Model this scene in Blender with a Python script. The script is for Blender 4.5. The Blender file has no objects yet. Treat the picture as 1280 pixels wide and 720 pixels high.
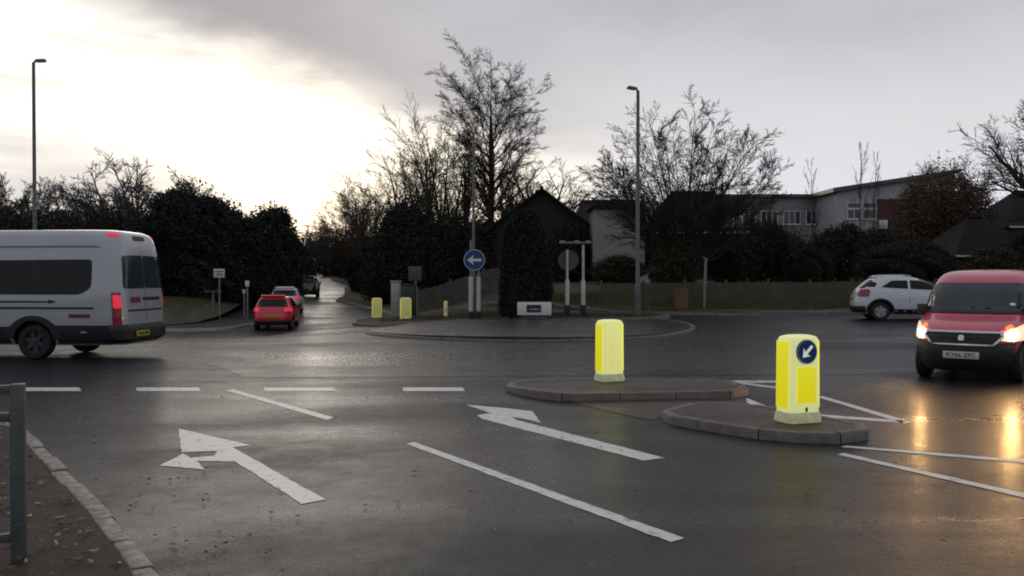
import bpy, bmesh, math, random
import numpy as np
from mathutils import Vector, Matrix, geometry

R = math.radians
SC = bpy.context.scene
COL = SC.collection
rng = random.Random(7)

# ------------------------------------------------------------------ camera
F_PX, CAM_H, PITCH = 1080.0, 1.72, math.atan(15 / 1080.0)
cd = bpy.data.cameras.new('camera')
cam = bpy.data.objects.new('camera', cd)
COL.objects.link(cam)
cd.sensor_width = 36
cd.lens = 36 * F_PX / 1280
cd.clip_start, cd.clip_end = 0.1, 3000
cam.location = (0, 0, CAM_H)
cam.rotation_euler = (R(90) - PITCH, 0, 0)
SC.camera = cam


def G(px, py, z=0.0):
    """where the sight line of a pixel of the photo meets the level z"""
    u, v = (px - 640) / F_PX, (360 - py) / F_PX
    d = (u, math.cos(PITCH) + v * math.sin(PITCH), v * math.cos(PITCH) - math.sin(PITCH))
    t = (z - CAM_H) / d[2]
    return (d[0] * t, d[1] * t)


def PX(px, Y):
    return (px - 640) / F_PX * Y


def PZ(py, Y):
    return CAM_H + (345 - py) / F_PX * Y


def sstep(a, b, x):
    t = min(1.0, max(0.0, (x - a) / (b - a)))
    return t * t * (3 - 2 * t)


def lerp_tab(tab, x):
    if x <= tab[0][0]: return tab[0][1]
    for (x0, y0), (x1, y1) in zip(tab, tab[1:]):
        if x <= x1:
            return y0 + (y1 - y0) * (x - x0) / (x1 - x0)
    return tab[-1][1]


_TX = [(-40, -.4), (-16, -.5), (-9.5, -.60), (-5, -.3), (-2, -.05), (12, .13), (25, .3), (60, .5)]


def zt(x, y):
    """height of the road surface / terrain"""
    z = sstep(20, 35, y) * lerp_tab(_TX, x)
    t = max(0.0, y - 45)
    z += min(3.2, 0.034 * t * t / (t + 4))
    z += 1.1 * sstep(37.5, 43, y) * sstep(-5, 1, x)
    return z


# ------------------------------------------------------------------ materials
def _n(nt, typ, **kw):
    n = nt.nodes.new(typ)
    for k, v in kw.items():
        if k in n.inputs: n.inputs[k].default_value = v
        else: setattr(n, k, v)
    return n


def mat(name, col, rough=.6, var=.15, scale=8., bump=0., bscale=40., metal=0., spec=.5, coat=0., emit=None, estr=0., col2=None, detail=6.):
    m = bpy.data.materials.new(name)
    m.use_nodes = True
    nt = m.node_tree
    b = nt.nodes['Principled BSDF']
    b.inputs['Roughness'].default_value = rough
    b.inputs['Metallic'].default_value = metal
    b.inputs['Specular IOR Level'].default_value = spec
    b.inputs['Coat Weight'].default_value = coat
    b.inputs['Coat Roughness'].default_value = .06
    tc = _n(nt, 'ShaderNodeTexCoord')
    no = _n(nt, 'ShaderNodeTexNoise', Scale=scale, Detail=detail, Roughness=.6)
    nt.links.new(tc.outputs['Object'], no.inputs['Vector'])
    cr = _n(nt, 'ShaderNodeValToRGB')
    nt.links.new(no.outputs['Fac'], cr.inputs['Fac'])
    c2 = col2 or tuple(min(1, c * (1 + var)) for c in col)
    c1 = tuple(c * (1 - var) for c in col) if col2 is None else col
    cr.color_ramp.elements[0].position, cr.color_ramp.elements[1].position = .3, .7
    cr.color_ramp.elements[0].color = (*c1, 1)
    cr.color_ramp.elements[1].color = (*c2, 1)
    nt.links.new(cr.outputs['Color'], b.inputs['Base Color'])
    if bump:
        n2 = _n(nt, 'ShaderNodeTexNoise', Scale=bscale, Detail=4.)
        nt.links.new(tc.outputs['Object'], n2.inputs['Vector'])
        bp = _n(nt, 'ShaderNodeBump', Strength=bump, Distance=.02)
        nt.links.new(n2.outputs['Fac'], bp.inputs['Height'])
        nt.links.new(bp.outputs['Normal'], b.inputs['Normal'])
    if emit:
        b.inputs['Emission Color'].default_value = (*emit, 1)
        b.inputs['Emission Strength'].default_value = estr
    return m


# ------------------------------------------------------------------ object helpers
def props(o, label=None, cat=None, group=None, kind=None):
    for k, v in (('label', label), ('category', cat), ('group', group), ('kind', kind)):
        if v: o[k] = v
    return o


def thing(name, label, cat, loc=(0, 0, 0), rz=0., group=None):
    o = bpy.data.objects.new(name, None)
    COL.objects.link(o)
    o.empty_display_size = .3
    o.location = loc
    o.rotation_euler = (0, 0, rz)
    return props(o, label, cat, group)


def link_mesh(name, me, mats, parent=None):
    for m in (mats if isinstance(mats, (list, tuple)) else [mats]):
        me.materials.append(m)
    o = bpy.data.objects.new(name, me)
    COL.objects.link(o)
    if parent is not None: o.parent = parent
    return o


def copy_tree(o, parent=None):
    c = o.copy()
    COL.objects.link(c)
    c.parent = parent
    for ch in o.children: copy_tree(ch, c)
    return c


class MB:
    """collects shapes for ONE mesh object"""
    def __init__(s): s.v, s.f, s.mi, s.m = [], [], [], 0

    def add(s, vs, fs):
        o = len(s.v)
        s.v += [tuple(p) for p in vs]
        s.f += [tuple(i + o for i in f) for f in fs]
        s.mi += [s.m] * len(fs)
        return s

    def box(s, c, d, rz=0., rx=0., taper=1.):
        M = Matrix.Rotation(rz, 3, 'Z') @ Matrix.Rotation(rx, 3, 'X')
        vs = []
        for sz in (-1, 1):
            k = taper if sz > 0 else 1
            for sx, sy in ((-1, -1), (1, -1), (1, 1), (-1, 1)):
                vs.append(Vector(c) + M @ Vector((sx * d[0] / 2 * k, sy * d[1] / 2 * k, sz * d[2] / 2)))
        return s.add(vs, [(3, 2, 1, 0), (4, 5, 6, 7), (0, 1, 5, 4), (1, 2, 6, 5), (2, 3, 7, 6), (3, 0, 4, 7)])

    def tube(s, path, radii, n=10, cap=True):
        path = [Vector(p) for p in path]
        if not isinstance(radii, (list, tuple)): radii = [radii] * len(path)
        vs, fs = [], []
        up = Vector((0, 0, 1))
        for i, p in enumerate(path):
            t = (path[min(i + 1, len(path) - 1)] - path[max(i - 1, 0)]).normalized()
            a = t.cross(up if abs(t.z) < .95 else Vector((1, 0, 0))).normalized()
            b = t.cross(a)
            for k in range(n):
                w = 2 * math.pi * k / n
                vs.append(p + (a * math.cos(w) + b * math.sin(w)) * radii[i])
        for i in range(len(path) - 1):
            for k in range(n):
                fs.append((i * n + k, i * n + (k + 1) % n, (i + 1) * n + (k + 1) % n, (i + 1) * n + k))
        if cap:
            fs.append(tuple(range(n))[::-1])
            fs.append(tuple(range((len(path) - 1) * n, len(path) * n)))
        return s.add(vs, fs)

    def lathe(s, prof, n=24, axis='Z', c=(0, 0, 0), close=True):
        vs, fs = [], []
        for r, h in prof:
            for k in range(n):
                w = 2 * math.pi * k / n
                a, b = r * math.cos(w), r * math.sin(w)
                q = (a, b, h) if axis == 'Z' else ((a, h, b) if axis == 'Y' else (h, a, b))
                vs.append(Vector(c) + Vector(q))
        for i in range(len(prof) - 1):
            for k in range(n):
                fs.append((i * n + k, i * n + (k + 1) % n, (i + 1) * n + (k + 1) % n, (i + 1) * n + k))
        if close:
            fs.append(tuple(range(n))[::-1])
            fs.append(tuple(range((len(prof) - 1) * n, len(prof) * n)))
        return s.add(vs, fs)

    def prism(s, poly, y0, y1, axis='Y'):
        """polygon in a plane, given thickness along axis; poly (x,z) for Y, (x,y) for Z, (y,z) for X"""
        n = len(poly)
        put = {'Y': lambda p, t: (p[0], t, p[1]), 'Z': lambda p, t: (p[0], p[1], t), 'X': lambda p, t: (t, p[0], p[1])}[axis]
        vs = [put(p, y0) for p in poly] + [put(p, y1) for p in poly]
        fs = [tuple(range(n))[::-1], tuple(range(n, 2 * n))] + [(i, (i + 1) % n, n + (i + 1) % n, n + i) for i in range(n)]
        return s.add(vs, fs)

    def build(s, name, mats, parent=None, smooth=None, bevel=0., seg=2):
        me = bpy.data.meshes.new(name)
        me.from_pydata(s.v, [], s.f)
        me.polygons.foreach_set('material_index', s.mi)
        bm = bmesh.new()
        bm.from_mesh(me)
        bmesh.ops.recalc_face_normals(bm, faces=bm.faces)
        if bevel:
            es = [e for e in bm.edges if len(e.link_faces) == 2 and e.calc_face_angle(0) > R(30)]
            bmesh.ops.bevel(bm, geom=es, offset=bevel, segments=seg, profile=.5, affect='EDGES', clamp_overlap=True)
        bm.to_mesh(me)
        bm.free()
        if smooth is not None or bevel:
            me.polygons.foreach_set('use_smooth', [True] * len(me.polygons))
            me.set_sharp_from_angle(angle=R(smooth or 35))
        return link_mesh(name, me, mats, parent)


def mesh_np(name, verts, faces, k, mats, parent=None, smooth=False):
    """fast mesh from numpy: verts (n,3), faces (m,k)"""
    me = bpy.data.meshes.new(name)
    me.vertices.add(len(verts))
    me.vertices.foreach_set('co', np.ascontiguousarray(verts, dtype=np.float32).ravel())
    m = len(faces)
    me.loops.add(m * k)
    me.loops.foreach_set('vertex_index', np.ascontiguousarray(faces, dtype=np.int32).ravel())
    me.polygons.add(m)
    me.polygons.foreach_set('loop_start', np.arange(0, m * k, k, dtype=np.int32))
    me.polygons.foreach_set('loop_total', np.full(m, k, dtype=np.int32))
    if smooth: me.polygons.foreach_set('use_smooth', np.ones(m, dtype=bool))
    me.update(calc_edges=True)
    return link_mesh(name, me, mats, parent)


def inside(p, poly):
    x, y = p
    c = False
    j = len(poly) - 1
    for i in range(len(poly)):
        xi, yi = poly[i]
        xj, yj = poly[j]
        if (yi > y) != (yj > y) and x < (xj - xi) * (y - yi) / (yj - yi) + xi: c = not c
        j = i
    return c


def densify(poly, step):
    out = []
    for a, b in zip(poly, poly[1:] + poly[:1]):
        n = max(1, int(math.ceil(math.dist(a, b) / step)))
        out += [(a[0] + (b[0] - a[0]) * i / n, a[1] + (b[1] - a[1]) * i / n) for i in range(n)]
    return out


def round_poly(poly, r, seg=4):
    out = []
    n = len(poly)
    for i in range(n):
        p, a, b = Vector(poly[i]), Vector(poly[i - 1]), Vector(poly[(i + 1) % n])
        ra = min(r, (a - p).length * .45)
        rb = min(r, (b - p).length * .45)
        q0, q1 = p + (a - p).normalized() * ra, p + (b - p).normalized() * rb
        for k in range(seg + 1):
            t = k / seg
            out.append(tuple(q0 * (1 - t) ** 2 + p * 2 * t * (1 - t) + q1 * t * t))
    return out


def tri_poly(poly, step):
    """triangulate a polygon with inner grid points: (points, triangles, boundary count)"""
    poly = densify(poly, step)
    pts = [Vector(p) for p in poly]
    xs, ys = [p[0] for p in poly], [p[1] for p in poly]
    x = min(xs) + step * .5
    k = 0
    while x < max(xs):
        y = min(ys) + step * (.5 if k % 2 else .25)
        while y < max(ys):
            if inside((x, y), poly) and min((Vector((x, y)) - q).length for q in pts[:len(poly)]) > step * .35:
                pts.append(Vector((x, y)))
            y += step
        x += step
        k += 1
    n = len(poly)
    vs, _e, fs, ov, _oe, _of = geometry.delaunay_2d_cdt(pts, [(i, (i + 1) % n) for i in range(n)], [], 1, 1e-5)
    # order of the boundary in the output
    first = {}
    for i, src in enumerate(ov):
        for q in src: first[q] = i
    ring = [first[i] for i in range(n)]
    return vs, fs, ring


def sheet(name, poly, mats, lift, step=2., kind='structure', parent=None, skirt=0., smooth=True, extra=None):
    """terrain-following sheet, with an optional skirt down its edge"""
    vs, fs, ring = tri_poly(poly, step)
    f = extra or (lambda x, y: 0.)
    V = [(p.x, p.y, zt(p.x, p.y) + lift + f(p.x, p.y)) for p in vs]
    Fs = []
    for t in fs:
        a, b, c = (vs[i] for i in t)
        ccw = (b - a).cross(c - a) > 0
        Fs.append(tuple(t) if ccw else tuple(t)[::-1])
    me = bpy.data.meshes.new(name)
    if skirt:
        o = len(V)
        V += [(V[i][0], V[i][1], V[i][2] - skirt) for i in ring]
        n = len(ring)
        Fs += [(ring[i], o + i, o + (i + 1) % n, ring[(i + 1) % n]) for i in range(n)]
    me.from_pydata(V, [], Fs)
    if skirt:
        bm = bmesh.new(); bm.from_mesh(me)
        bmesh.ops.recalc_face_normals(bm, faces=bm.faces)
        if max(bm.faces, key=lambda q: q.calc_center_median().z).normal.z < 0:
            bmesh.ops.reverse_faces(bm, faces=bm.faces)
        bm.to_mesh(me); bm.free()
    if smooth:
        me.polygons.foreach_set('use_smooth', [True] * len(me.polygons))
        me.set_sharp_from_angle(angle=R(40))
    o = link_mesh(name, me, mats, parent)
    if kind: o['kind'] = kind
    return o


def kerb_line(name, pts, mats, h=.115, w=.13, stone=.9, closed=False, gap=.006, jit=.006):
    """kerbstones along a line: stones swept along it with narrow joints, one mesh"""
    pts = [Vector(p) for p in pts]
    if closed: pts = pts + pts[:1]
    cum = [0.]
    for a, b in zip(pts, pts[1:]): cum.append(cum[-1] + (b - a).length)
    tot = cum[-1]

    def pos(s_):
        s_ = min(max(s_, 0), tot)
        for i in range(len(pts) - 1):
            if s_ <= cum[i + 1] or i == len(pts) - 2:
                return pts[i].lerp(pts[i + 1], (s_ - cum[i]) / max(1e-6, cum[i + 1] - cum[i]))
    mb = MB()
    r = random.Random(len(pts) * 3 + int(abs(pts[0][0]) * 10))
    n = max(1, round(tot / stone))
    c = .014
    prof = [(-w / 2, -.15), (-w / 2, h - c), (-w / 2 + c, h), (w / 2 - c, h), (w / 2, h - c), (w / 2, -.15)]
    for k in range(n):
        a, b = tot * k / n + gap, tot * (k + 1) / n - gap
        m = max(1, int((b - a) / .3))
        dz, dx = r.uniform(-jit, jit), r.uniform(-jit, jit)
        rings = []
        for j in range(m + 1):
            s_ = a + (b - a) * j / m
            e = .06
            t = pos(s_ + e) - pos(s_ - e)
            t = t.normalized()
            nr = Vector((-t.y, t.x))
            p = pos(s_)
            z = zt(p.x, p.y) + dz
            rings.append([(p.x + nr.x * (u + dx), p.y + nr.y * (u + dx), z + v) for u, v in prof])
        vs = [q for g in rings for q in g]
        fs = [(i * 6 + q, i * 6 + q + 1, i * 6 + q + 7, i * 6 + q + 6) for i in range(m) for q in range(5)]
        fs += [tuple(range(6)), tuple(range(m * 6, m * 6 + 6))[::-1]]
        mb.add(vs, fs)
    o = mb.build(name, mats, smooth=50)
    o['kind'] = 'structure'
    return o
# ------------------------------------------------------------------ surface materials
def asphalt_mat(name, base, r0, r1, bump, film=.12):
    m = bpy.data.materials.new(name)
    m.use_nodes = True
    nt = m.node_tree
    L = nt.links.new
    b = nt.nodes['Principled BSDF']
    tc = _n(nt, 'ShaderNodeTexCoord')
    big = _n(nt, 'ShaderNodeTexNoise', Scale=.35, Detail=6., Roughness=.62, Distortion=.6)
    mid = _n(nt, 'ShaderNodeTexNoise', Scale=5., Detail=8., Roughness=.78)
    grit = _n(nt, 'ShaderNodeTexNoise', Scale=26., Detail=4., Roughness=.8)
    fine = _n(nt, 'ShaderNodeTexNoise', Scale=70., Detail=5., Roughness=.75)
    st = _n(nt, 'ShaderNodeTexVoronoi', Scale=95.)
    mp = _n(nt, 'ShaderNodeMapping')
    mp.inputs['Scale'].default_value = (.45, 1.1, 1)
    mp.inputs['Rotation'].default_value = (0, 0, .12)
    L(tc.outputs['Object'], mp.inputs['Vector'])
    L(mp.outputs[0], big.inputs['Vector'])
    for q in (mid, fine, st, grit): L(tc.outputs['Object'], q.inputs['Vector'])
    # base colour: aggregate + worn patches
    cr = _n(nt, 'ShaderNodeValToRGB')
    cr.color_ramp.elements[0].position, cr.color_ramp.elements[1].position = .25, .8
    cr.color_ramp.elements[0].color = (*[c * .55 for c in base], 1)
    cr.color_ramp.elements[1].color = (*[c * 1.7 for c in base], 1)
    L(fine.outputs['Fac'], cr.inputs['Fac'])
    cr2 = _n(nt, 'ShaderNodeValToRGB')
    cr2.color_ramp.elements[0].position, cr2.color_ramp.elements[1].position = .35, .68
    cr2.color_ramp.elements[0].color = (.7, .7, .72, 1)
    cr2.color_ramp.elements[1].color = (1.3, 1.25, 1.2, 1)
    L(mid.outputs['Fac'], cr2.inputs['Fac'])
    mx = _n(nt, 'ShaderNodeMix', data_type='RGBA', blend_type='MULTIPLY')
    mx.inputs['Factor'].default_value = 1
    L(cr.outputs['Color'], mx.inputs[6]); L(cr2.outputs['Color'], mx.inputs[7])
    cr3 = _n(nt, 'ShaderNodeValToRGB')
    cr3.color_ramp.elements[0].position, cr3.color_ramp.elements[1].position = .36, .66
    cr3.color_ramp.elements[0].color = (.5, .5, .5, 1)
    cr3.color_ramp.elements[1].color = (1.9, 1.8, 1.7, 1)
    L(grit.outputs['Fac'], cr3.inputs['Fac'])
    mx3 = _n(nt, 'ShaderNodeMix', data_type='RGBA', blend_type='MULTIPLY')
    mx3.inputs['Factor'].default_value = 1
    L(mx.outputs[2], mx3.inputs[6]); L(cr3.outputs['Color'], mx3.inputs[7])
    L(mx3.outputs[2], b.inputs['Base Color'])
    # wetness: smoother where water lies
    add = _n(nt, 'ShaderNodeMath', operation='MULTIPLY_ADD')
    L(mid.outputs['Fac'], add.inputs[0]); add.inputs[1].default_value = .35
    L(big.outputs['Fac'], add.inputs[2])
    mr = _n(nt, 'ShaderNodeMapRange')
    mr.inputs['From Min'].default_value, mr.inputs['From Max'].default_value = .5, .85
    mr.inputs['To Min'].default_value, mr.inputs['To Max'].default_value = r0, r1
    L(add.outputs[0], mr.inputs['Value'])
    L(mr.outputs['Result'], b.inputs['Roughness'])
    # a film of water, thickest where it is smoothest
    fl = _n(nt, 'ShaderNodeMapRange')
    fl.inputs['From Min'].default_value, fl.inputs['From Max'].default_value = .52, .78
    fl.inputs['To Min'].default_value, fl.inputs['To Max'].default_value = film, film * .15
    L(add.outputs[0], fl.inputs['Value'])
    L(fl.outputs['Result'], b.inputs['Coat Weight'])
    b.inputs['Coat IOR'].default_value = 1.33
    b.inputs['Coat Roughness'].default_value = .17
    # bump: stones fading in where it is rougher
    sub = _n(nt, 'ShaderNodeMath', operation='MULTIPLY_ADD')
    L(st.outputs['Distance'], sub.inputs[0]); sub.inputs[1].default_value = -1.1
    sg_ = _n(nt, 'ShaderNodeMath', operation='MULTIPLY_ADD')
    L(grit.outputs['Fac'], sg_.inputs[0]); sg_.inputs[1].default_value = 3.0; L(fine.outputs['Fac'], sg_.inputs[2])
    L(sg_.outputs[0], sub.inputs[2])
    mb_ = _n(nt, 'ShaderNodeMapRange')
    mb_.inputs['From Min'].default_value, mb_.inputs['From Max'].default_value = .45, .85
    mb_.inputs['To Min'].default_value, mb_.inputs['To Max'].default_value = bump * .4, bump
    L(add.outputs[0], mb_.inputs['Value'])
    bp = _n(nt, 'ShaderNodeBump', Distance=.009)
    L(mb_.outputs['Result'], bp.inputs['Strength'])
    L(sub.outputs[0], bp.inputs['Height'])
    L(bp.outputs['Normal'], b.inputs['Normal'])
    bc = _n(nt, 'ShaderNodeBump', Strength=.07, Distance=.006)
    L(sg_.outputs[0], bc.inputs['Height'])
    L(bc.outputs['Normal'], b.inputs['Coat Normal'])
    b.inputs['Specular IOR Level'].default_value = .2
    return m


def paint_mat(name, col, wear=.455):
    """road paint, worn through in flecks"""
    m = bpy.data.materials.new(name)
    m.use_nodes = True
    nt = m.node_tree
    L = nt.links.new
    b = nt.nodes['Principled BSDF']
    tc = _n(nt, 'ShaderNodeTexCoord')
    a = _n(nt, 'ShaderNodeTexNoise', Scale=9., Detail=8., Roughness=.75)
    f = _n(nt, 'ShaderNodeTexNoise', Scale=60., Detail=3.)
    for q in (a, f): L(tc.outputs['Object'], q.inputs['Vector'])
    ad = _n(nt, 'ShaderNodeMath', operation='MULTIPLY_ADD')
    L(f.outputs['Fac'], ad.inputs[0]); ad.inputs[1].default_value = .3; L(a.outputs['Fac'], ad.inputs[2])
    cr = _n(nt, 'ShaderNodeValToRGB')
    cr.color_ramp.elements[0].position, cr.color_ramp.elements[1].position = wear, wear + .16
    cr.color_ramp.elements[0].color = (.06, .057, .055, 1)
    cr.color_ramp.elements[1].color = (*col, 1)
    L(ad.outputs[0], cr.inputs['Fac'])
    L(cr.outputs['Color'], b.inputs['Base Color'])
    b.inputs['Roughness'].default_value = .45
    bp = _n(nt, 'ShaderNodeBump', Strength=.4, Distance=.004)
    L(f.outputs['Fac'], bp.inputs['Height']); L(bp.outputs['Normal'], b.inputs['Normal'])
    return m


M = {}
M['road'] = asphalt_mat('wet asphalt', (.0145, .015, .0195), .20, .48, 1.0, film=.25)
M['apron'] = asphalt_mat('apron asphalt', (.034, .032, .033), .2, .45, .6)
M['footway'] = asphalt_mat('footway asphalt', (.065, .058, .055), .25, .55, .5)
M['island'] = asphalt_mat('island surfacing', (.062, .042, .033), .3, .6, .8)
M['crossing'] = asphalt_mat('crossing surfacing', (.05, .037, .03), .2, .5, .6)
M['patch'] = asphalt_mat('newer asphalt', (.012, .0118, .0145), .18, .40, .7, film=.3)
M['paint'] = paint_mat('road paint', (.74, .72, .68))
M['paint_old'] = paint_mat('old road paint', (.6, .58, .54), .52)
M['kerb'] = mat('kerb stone', (.12, .105, .09), .5, .35, 6, .5, 60)
M['kerb_near'] = mat('worn kerb stone', (.10, .075, .055), .55, .35, 11, .9, 50, col2=(.46, .41, .35))
M['kerb_pale'] = mat('pale kerb stone', (.30, .265, .23), .5, .35, 7, .5, 60)
M['soil'] = mat('leafy soil', (.018, .010, .006), .75, .3, 7, 1., 45, col2=(.062, .036, .021))
M['turf'] = mat('winter turf', (.034, .034, .015), .9, .3, 1.2, 1., 30, col2=(.075, .068, .034))
M['ground'] = mat('rough ground', (.022, .022, .012), .9, .3, .3, .6, 12, col2=(.04, .034, .022))

# ------------------------------------------------------------------ ground, road, verges
def ground_sheet():
    xs = np.concatenate([np.linspace(-900, -90, 16), np.linspace(-80, 80, 81), np.linspace(90, 900, 16)])
    ys = np.concatenate([np.linspace(-300, -20, 8), np.linspace(-10, 150, 81), np.linspace(160, 1600, 18)])
    V = np.array([(x, y, zt(x, y) - .1) for y in ys for x in xs])
    nx = len(xs)
    F = np.array([(j * nx + i, j * nx + i + 1, (j + 1) * nx + i + 1, (j + 1) * nx + i) for j in range(len(ys) - 1) for i in range(nx - 1)])
    o = mesh_np('ground', V, F, 4, M['ground'], smooth=True)
    o['kind'] = 'structure'


ground_sheet()

road_poly = [(-70, -6), (70, -6), (70, 45), (30, 45), (6, 42), (-4, 41), (-6.5, 46), (-8.0, 56), (-10.0, 66), (-14, 78), (-19.5, 95), (-25.5, 118), (-30.5, 118), (-24.5, 95),
             (-19.5, 78), (-16.5, 66), (-14.2, 56), (-13, 46), (-14, 40), (-70, 40)]
sheet('road', road_poly, M['road'], 0., 2.2)

# darker strip of newer surfacing where a trench was filled across the circulating lane
sheet('road_patch', [(-4.5, 14.6), (9, 15.2), (12.5, 17.6), (9, 20.2), (-2, 20.0), (-6, 17)], M['patch'], .004, 1.2)


def marking(poly, name='road_marking', m='paint', lift=.0035):
    r = random.Random(int(abs(poly[0][0]) * 1000))
    poly = [(x + r.uniform(-.006, .006), y + r.uniform(-.006, .006)) for x, y in densify(poly, .11)]
    return sheet(name, poly, M[m], lift, .6, smooth=False)


def gpoly(pts): return [G(x, y) for x, y in pts]


c5 = lambda pts: [(x / 2.5714, 440 + y / 2.5714) for x, y in pts]
c6 = lambda pts: [(400 + x / 2.56, 440 + y / 2.56) for x, y in pts]
marking(gpoly(c5([(970, 490), (755, 353), (700, 352), (632, 351), (660, 379), (512, 366), (590, 327), (612, 341), (690, 334), (698, 319), (583, 322), (575, 247), (805, 300), (748, 307), (1045, 475)])), 'lane_arrow')
marking(gpoly(c6([(1105, 340), (1035, 348), (590, 233), (520, 215), (503, 203), (548, 196), (465, 169), (600, 181), (680, 190), (707, 227), (650, 214), (612, 208), (628, 218)])), 'lane_arrow')
marking(gpoly([(508, 555), (518, 553), (855, 673), (838, 678)]), 'lane_line')
marking(gpoly([(282, 488.2), (291, 487), (417, 522), (408, 525)]), 'lane_line')
for x0, x1 in ((30, 102), (170, 251), (330, 420), (503, 581)):
    marking(gpoly([(x0, 484.6), (x1 - 3, 484.6), (x1, 489), (x0 + 1, 489)]), 'give_way_line')
# tapering hatch outlines either side of the splitter islands
for q in ([(1051, 559), (1058, 557.5), (1420, 586), (1420, 591)], [(1047, 568.5), (1054, 566.5), (1420, 648), (1420, 655)],
          [(1022, 496.5), (1029, 495.5), (1139, 527.5), (1131, 530)], [(925, 499.5), (934, 498), (966, 511), (1028, 518.5), (1130, 526), (1128, 529), (1024, 521.5), (958, 514.5)]):
    marking(gpoly(q), 'hatch_line')
marking(gpoly([(900, 477), (915, 475.8), (1000, 476), (1000, 478.5), (935, 479), (1000, 487), (1000, 490)]), 'hatch_line', 'paint_old')

# --- near verge at the photographer's feet
near_kerb = [(1.9, -.4), (.55, 1.45), G(190, 720, .1), G(140, 655, .1), G(95, 605, .1), G(58, 567, .1), G(24, 532, .1), (-7.2, 11.0), (-9.2, 12.0), (-12.5, 12.7), (-20, 13.2), (-45, 13.8)]
nk_in = [(1.8, -.5)] + [(p[0] - .05, p[1] - .045) for p in near_kerb[1:7]] + [(p[0], p[1] - .07) for p in near_kerb[7:]]
sheet('verge', nk_in + [(-45, -5), (1.6, -5)], M['soil'], .085, .7, skirt=.3,
      extra=lambda x, y: .02 * math.sin(x * 3.1 + y) * math.cos(y * 2.3 - x * 1.4) - .008)
kerb_line('kerb', near_kerb, M['kerb_near'], .08, .13, .6, gap=.013, jit=.010)

# --- far left verge with a strip of footway behind its kerb
lk = [(-70, 33.6), (-40, 34.2), (-22, 34.6), (-13.2, 35.0), (-12.1, 36), (-11.9, 38), (-12.1, 42), (-13.1, 47), (-14.6, 56), (-17, 66), (-20, 78), (-25, 95), (-31, 117)]
lf = [(-70, 35.6), (-40, 36.2), (-22, 36.6), (-15.0, 37.0), (-14.2, 39), (-14.4, 42), (-15.3, 47), (-17, 56), (-19.4, 66), (-22.5, 78), (-27.5, 95), (-33.5, 117)]
sheet('footway', lk + lf[::-1], M['apron'], .11, 1.6, skirt=.3)
sheet('verge', lf + [(-75, 117), (-75, 60)], M['turf'], .13, 3., extra=lambda x, y: .75 * sstep(37.0, 41, y) * sstep(-13.5, -17 - .28 * max(0, y - 42), x))
kerb_line('kerb', lk, M['kerb_pale'], .12)

# --- far right verge, rising as a bank
rk = [(-12.6, 62), (-9.6, 56), (-7.4, 50), (-6.2, 46), (-5.2, 43.0), (-2.5, 41.0), (3, 39.2), (6.5, 36.8), (9, 35.3), (13, 34.6), (20, 34.4), (40, 34.6), (75, 35)]
rf = [(p[0], p[1] + .13) for p in rk]
sheet('verge', rf + [(75, 118), (-20, 118), (-15.5, 80), (-13.2, 68)], M['turf'], .12, 2.6, skirt=.3,
      extra=lambda x, y: .05 * math.sin(x * .9) * math.cos(y * .7))
kerb_line('kerb', rk, M['kerb'], .125)
rw = [(9.5, 35.35), (13, 34.75), (20, 34.55), (40, 34.75), (75, 35.15)]
sheet('footway', rw + [(75, 36.9), (40, 36.5), (20, 36.2), (13, 36.4), (9.8, 36.9)], M['footway'], .135, 1.3)

# --- roundabout: low apron and planted island
def ell(cx, cy, a, b, a0, a1, n=40, p=2.):
    out = []
    for i in range(n + 1):
        w = R(a0 + (a1 - a0) * i / n)
        c, s = math.cos(w), math.sin(w)
        out.append((cx + a * abs(c) ** (2 / p) * math.copysign(1, c), cy + b * abs(s) ** (2 / p) * math.copysign(1, s)))
    return out


ap = ell(.6, 29.6, 5.4, 7.2, 0, 360, 56)[:-1]
sheet('apron', [((x - .6) * .985 + .6, (y - 29.6) * .985 + 29.6) for x, y in ap], M['apron'], .075, 1.1, skirt=.2, extra=lambda x, y: .012 * (5.4 - abs(x)))
kerb_line('kerb', ap, M['kerb'], .07, .16, .7, closed=True)
isl = [(-6.9, 37.4), (-6.1, 35.6), (-4.6, 34.0), (-2.6, 32.6), (0, 31.8), (2.6, 31.7), (4.8, 32.4), (6.1, 33.6), (6.4, 35.2), (5.4, 36.6), (2, 38.2), (-2, 39.8), (-5.0, 42.6), (-6.4, 44.0), (-7.2, 41)]
isl = round_poly(isl, .8, 3)
sheet('island', isl, M['soil'], .12, .9, skirt=.3, extra=lambda x, y: .05 * math.sin(x * 2) * math.sin(y * 1.7))
kerb_line('kerb', isl, M['kerb'], .13, .14, .8, closed=True)

# --- splitter island in two halves with a dropped crossing between
far_is = round_poly([(-.18, 12.95), (.5, 11.95), (.75, 11.86), (3.25, 12.2), (3.45, 12.6), (3.3, 13.55), (.3, 13.5)], .3, 4)
near_is = round_poly([(1.72, 10.2), (2.1, 9.68), (2.66, 9.05), (3.2, 8.82), (3.68, 8.98), (3.86, 9.35), (3.66, 9.75), (2.95, 10.95), (2.35, 11.1)], .22, 4)


def inset(poly, d):
    c = Vector((sum(p[0] for p in poly) / len(poly), sum(p[1] for p in poly) / len(poly)))
    return [tuple(Vector(p) - (Vector(p) - c).normalized() * d) for p in poly]


for p in (far_is, near_is):
    sheet('traffic_island', inset(p, .05), M['island'], .1, .3, skirt=.2)
    kerb_line('kerb', inset(p, .02), M['kerb'], .108, .12, .8, closed=True)
sheet('crossing', [(.75, 11.84), (3.3, 12.14), (3.0, 11.0), (2.3, 11.16), (1.66, 10.24), (1.35, 10.7)], M['crossing'], .005, .5)

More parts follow.
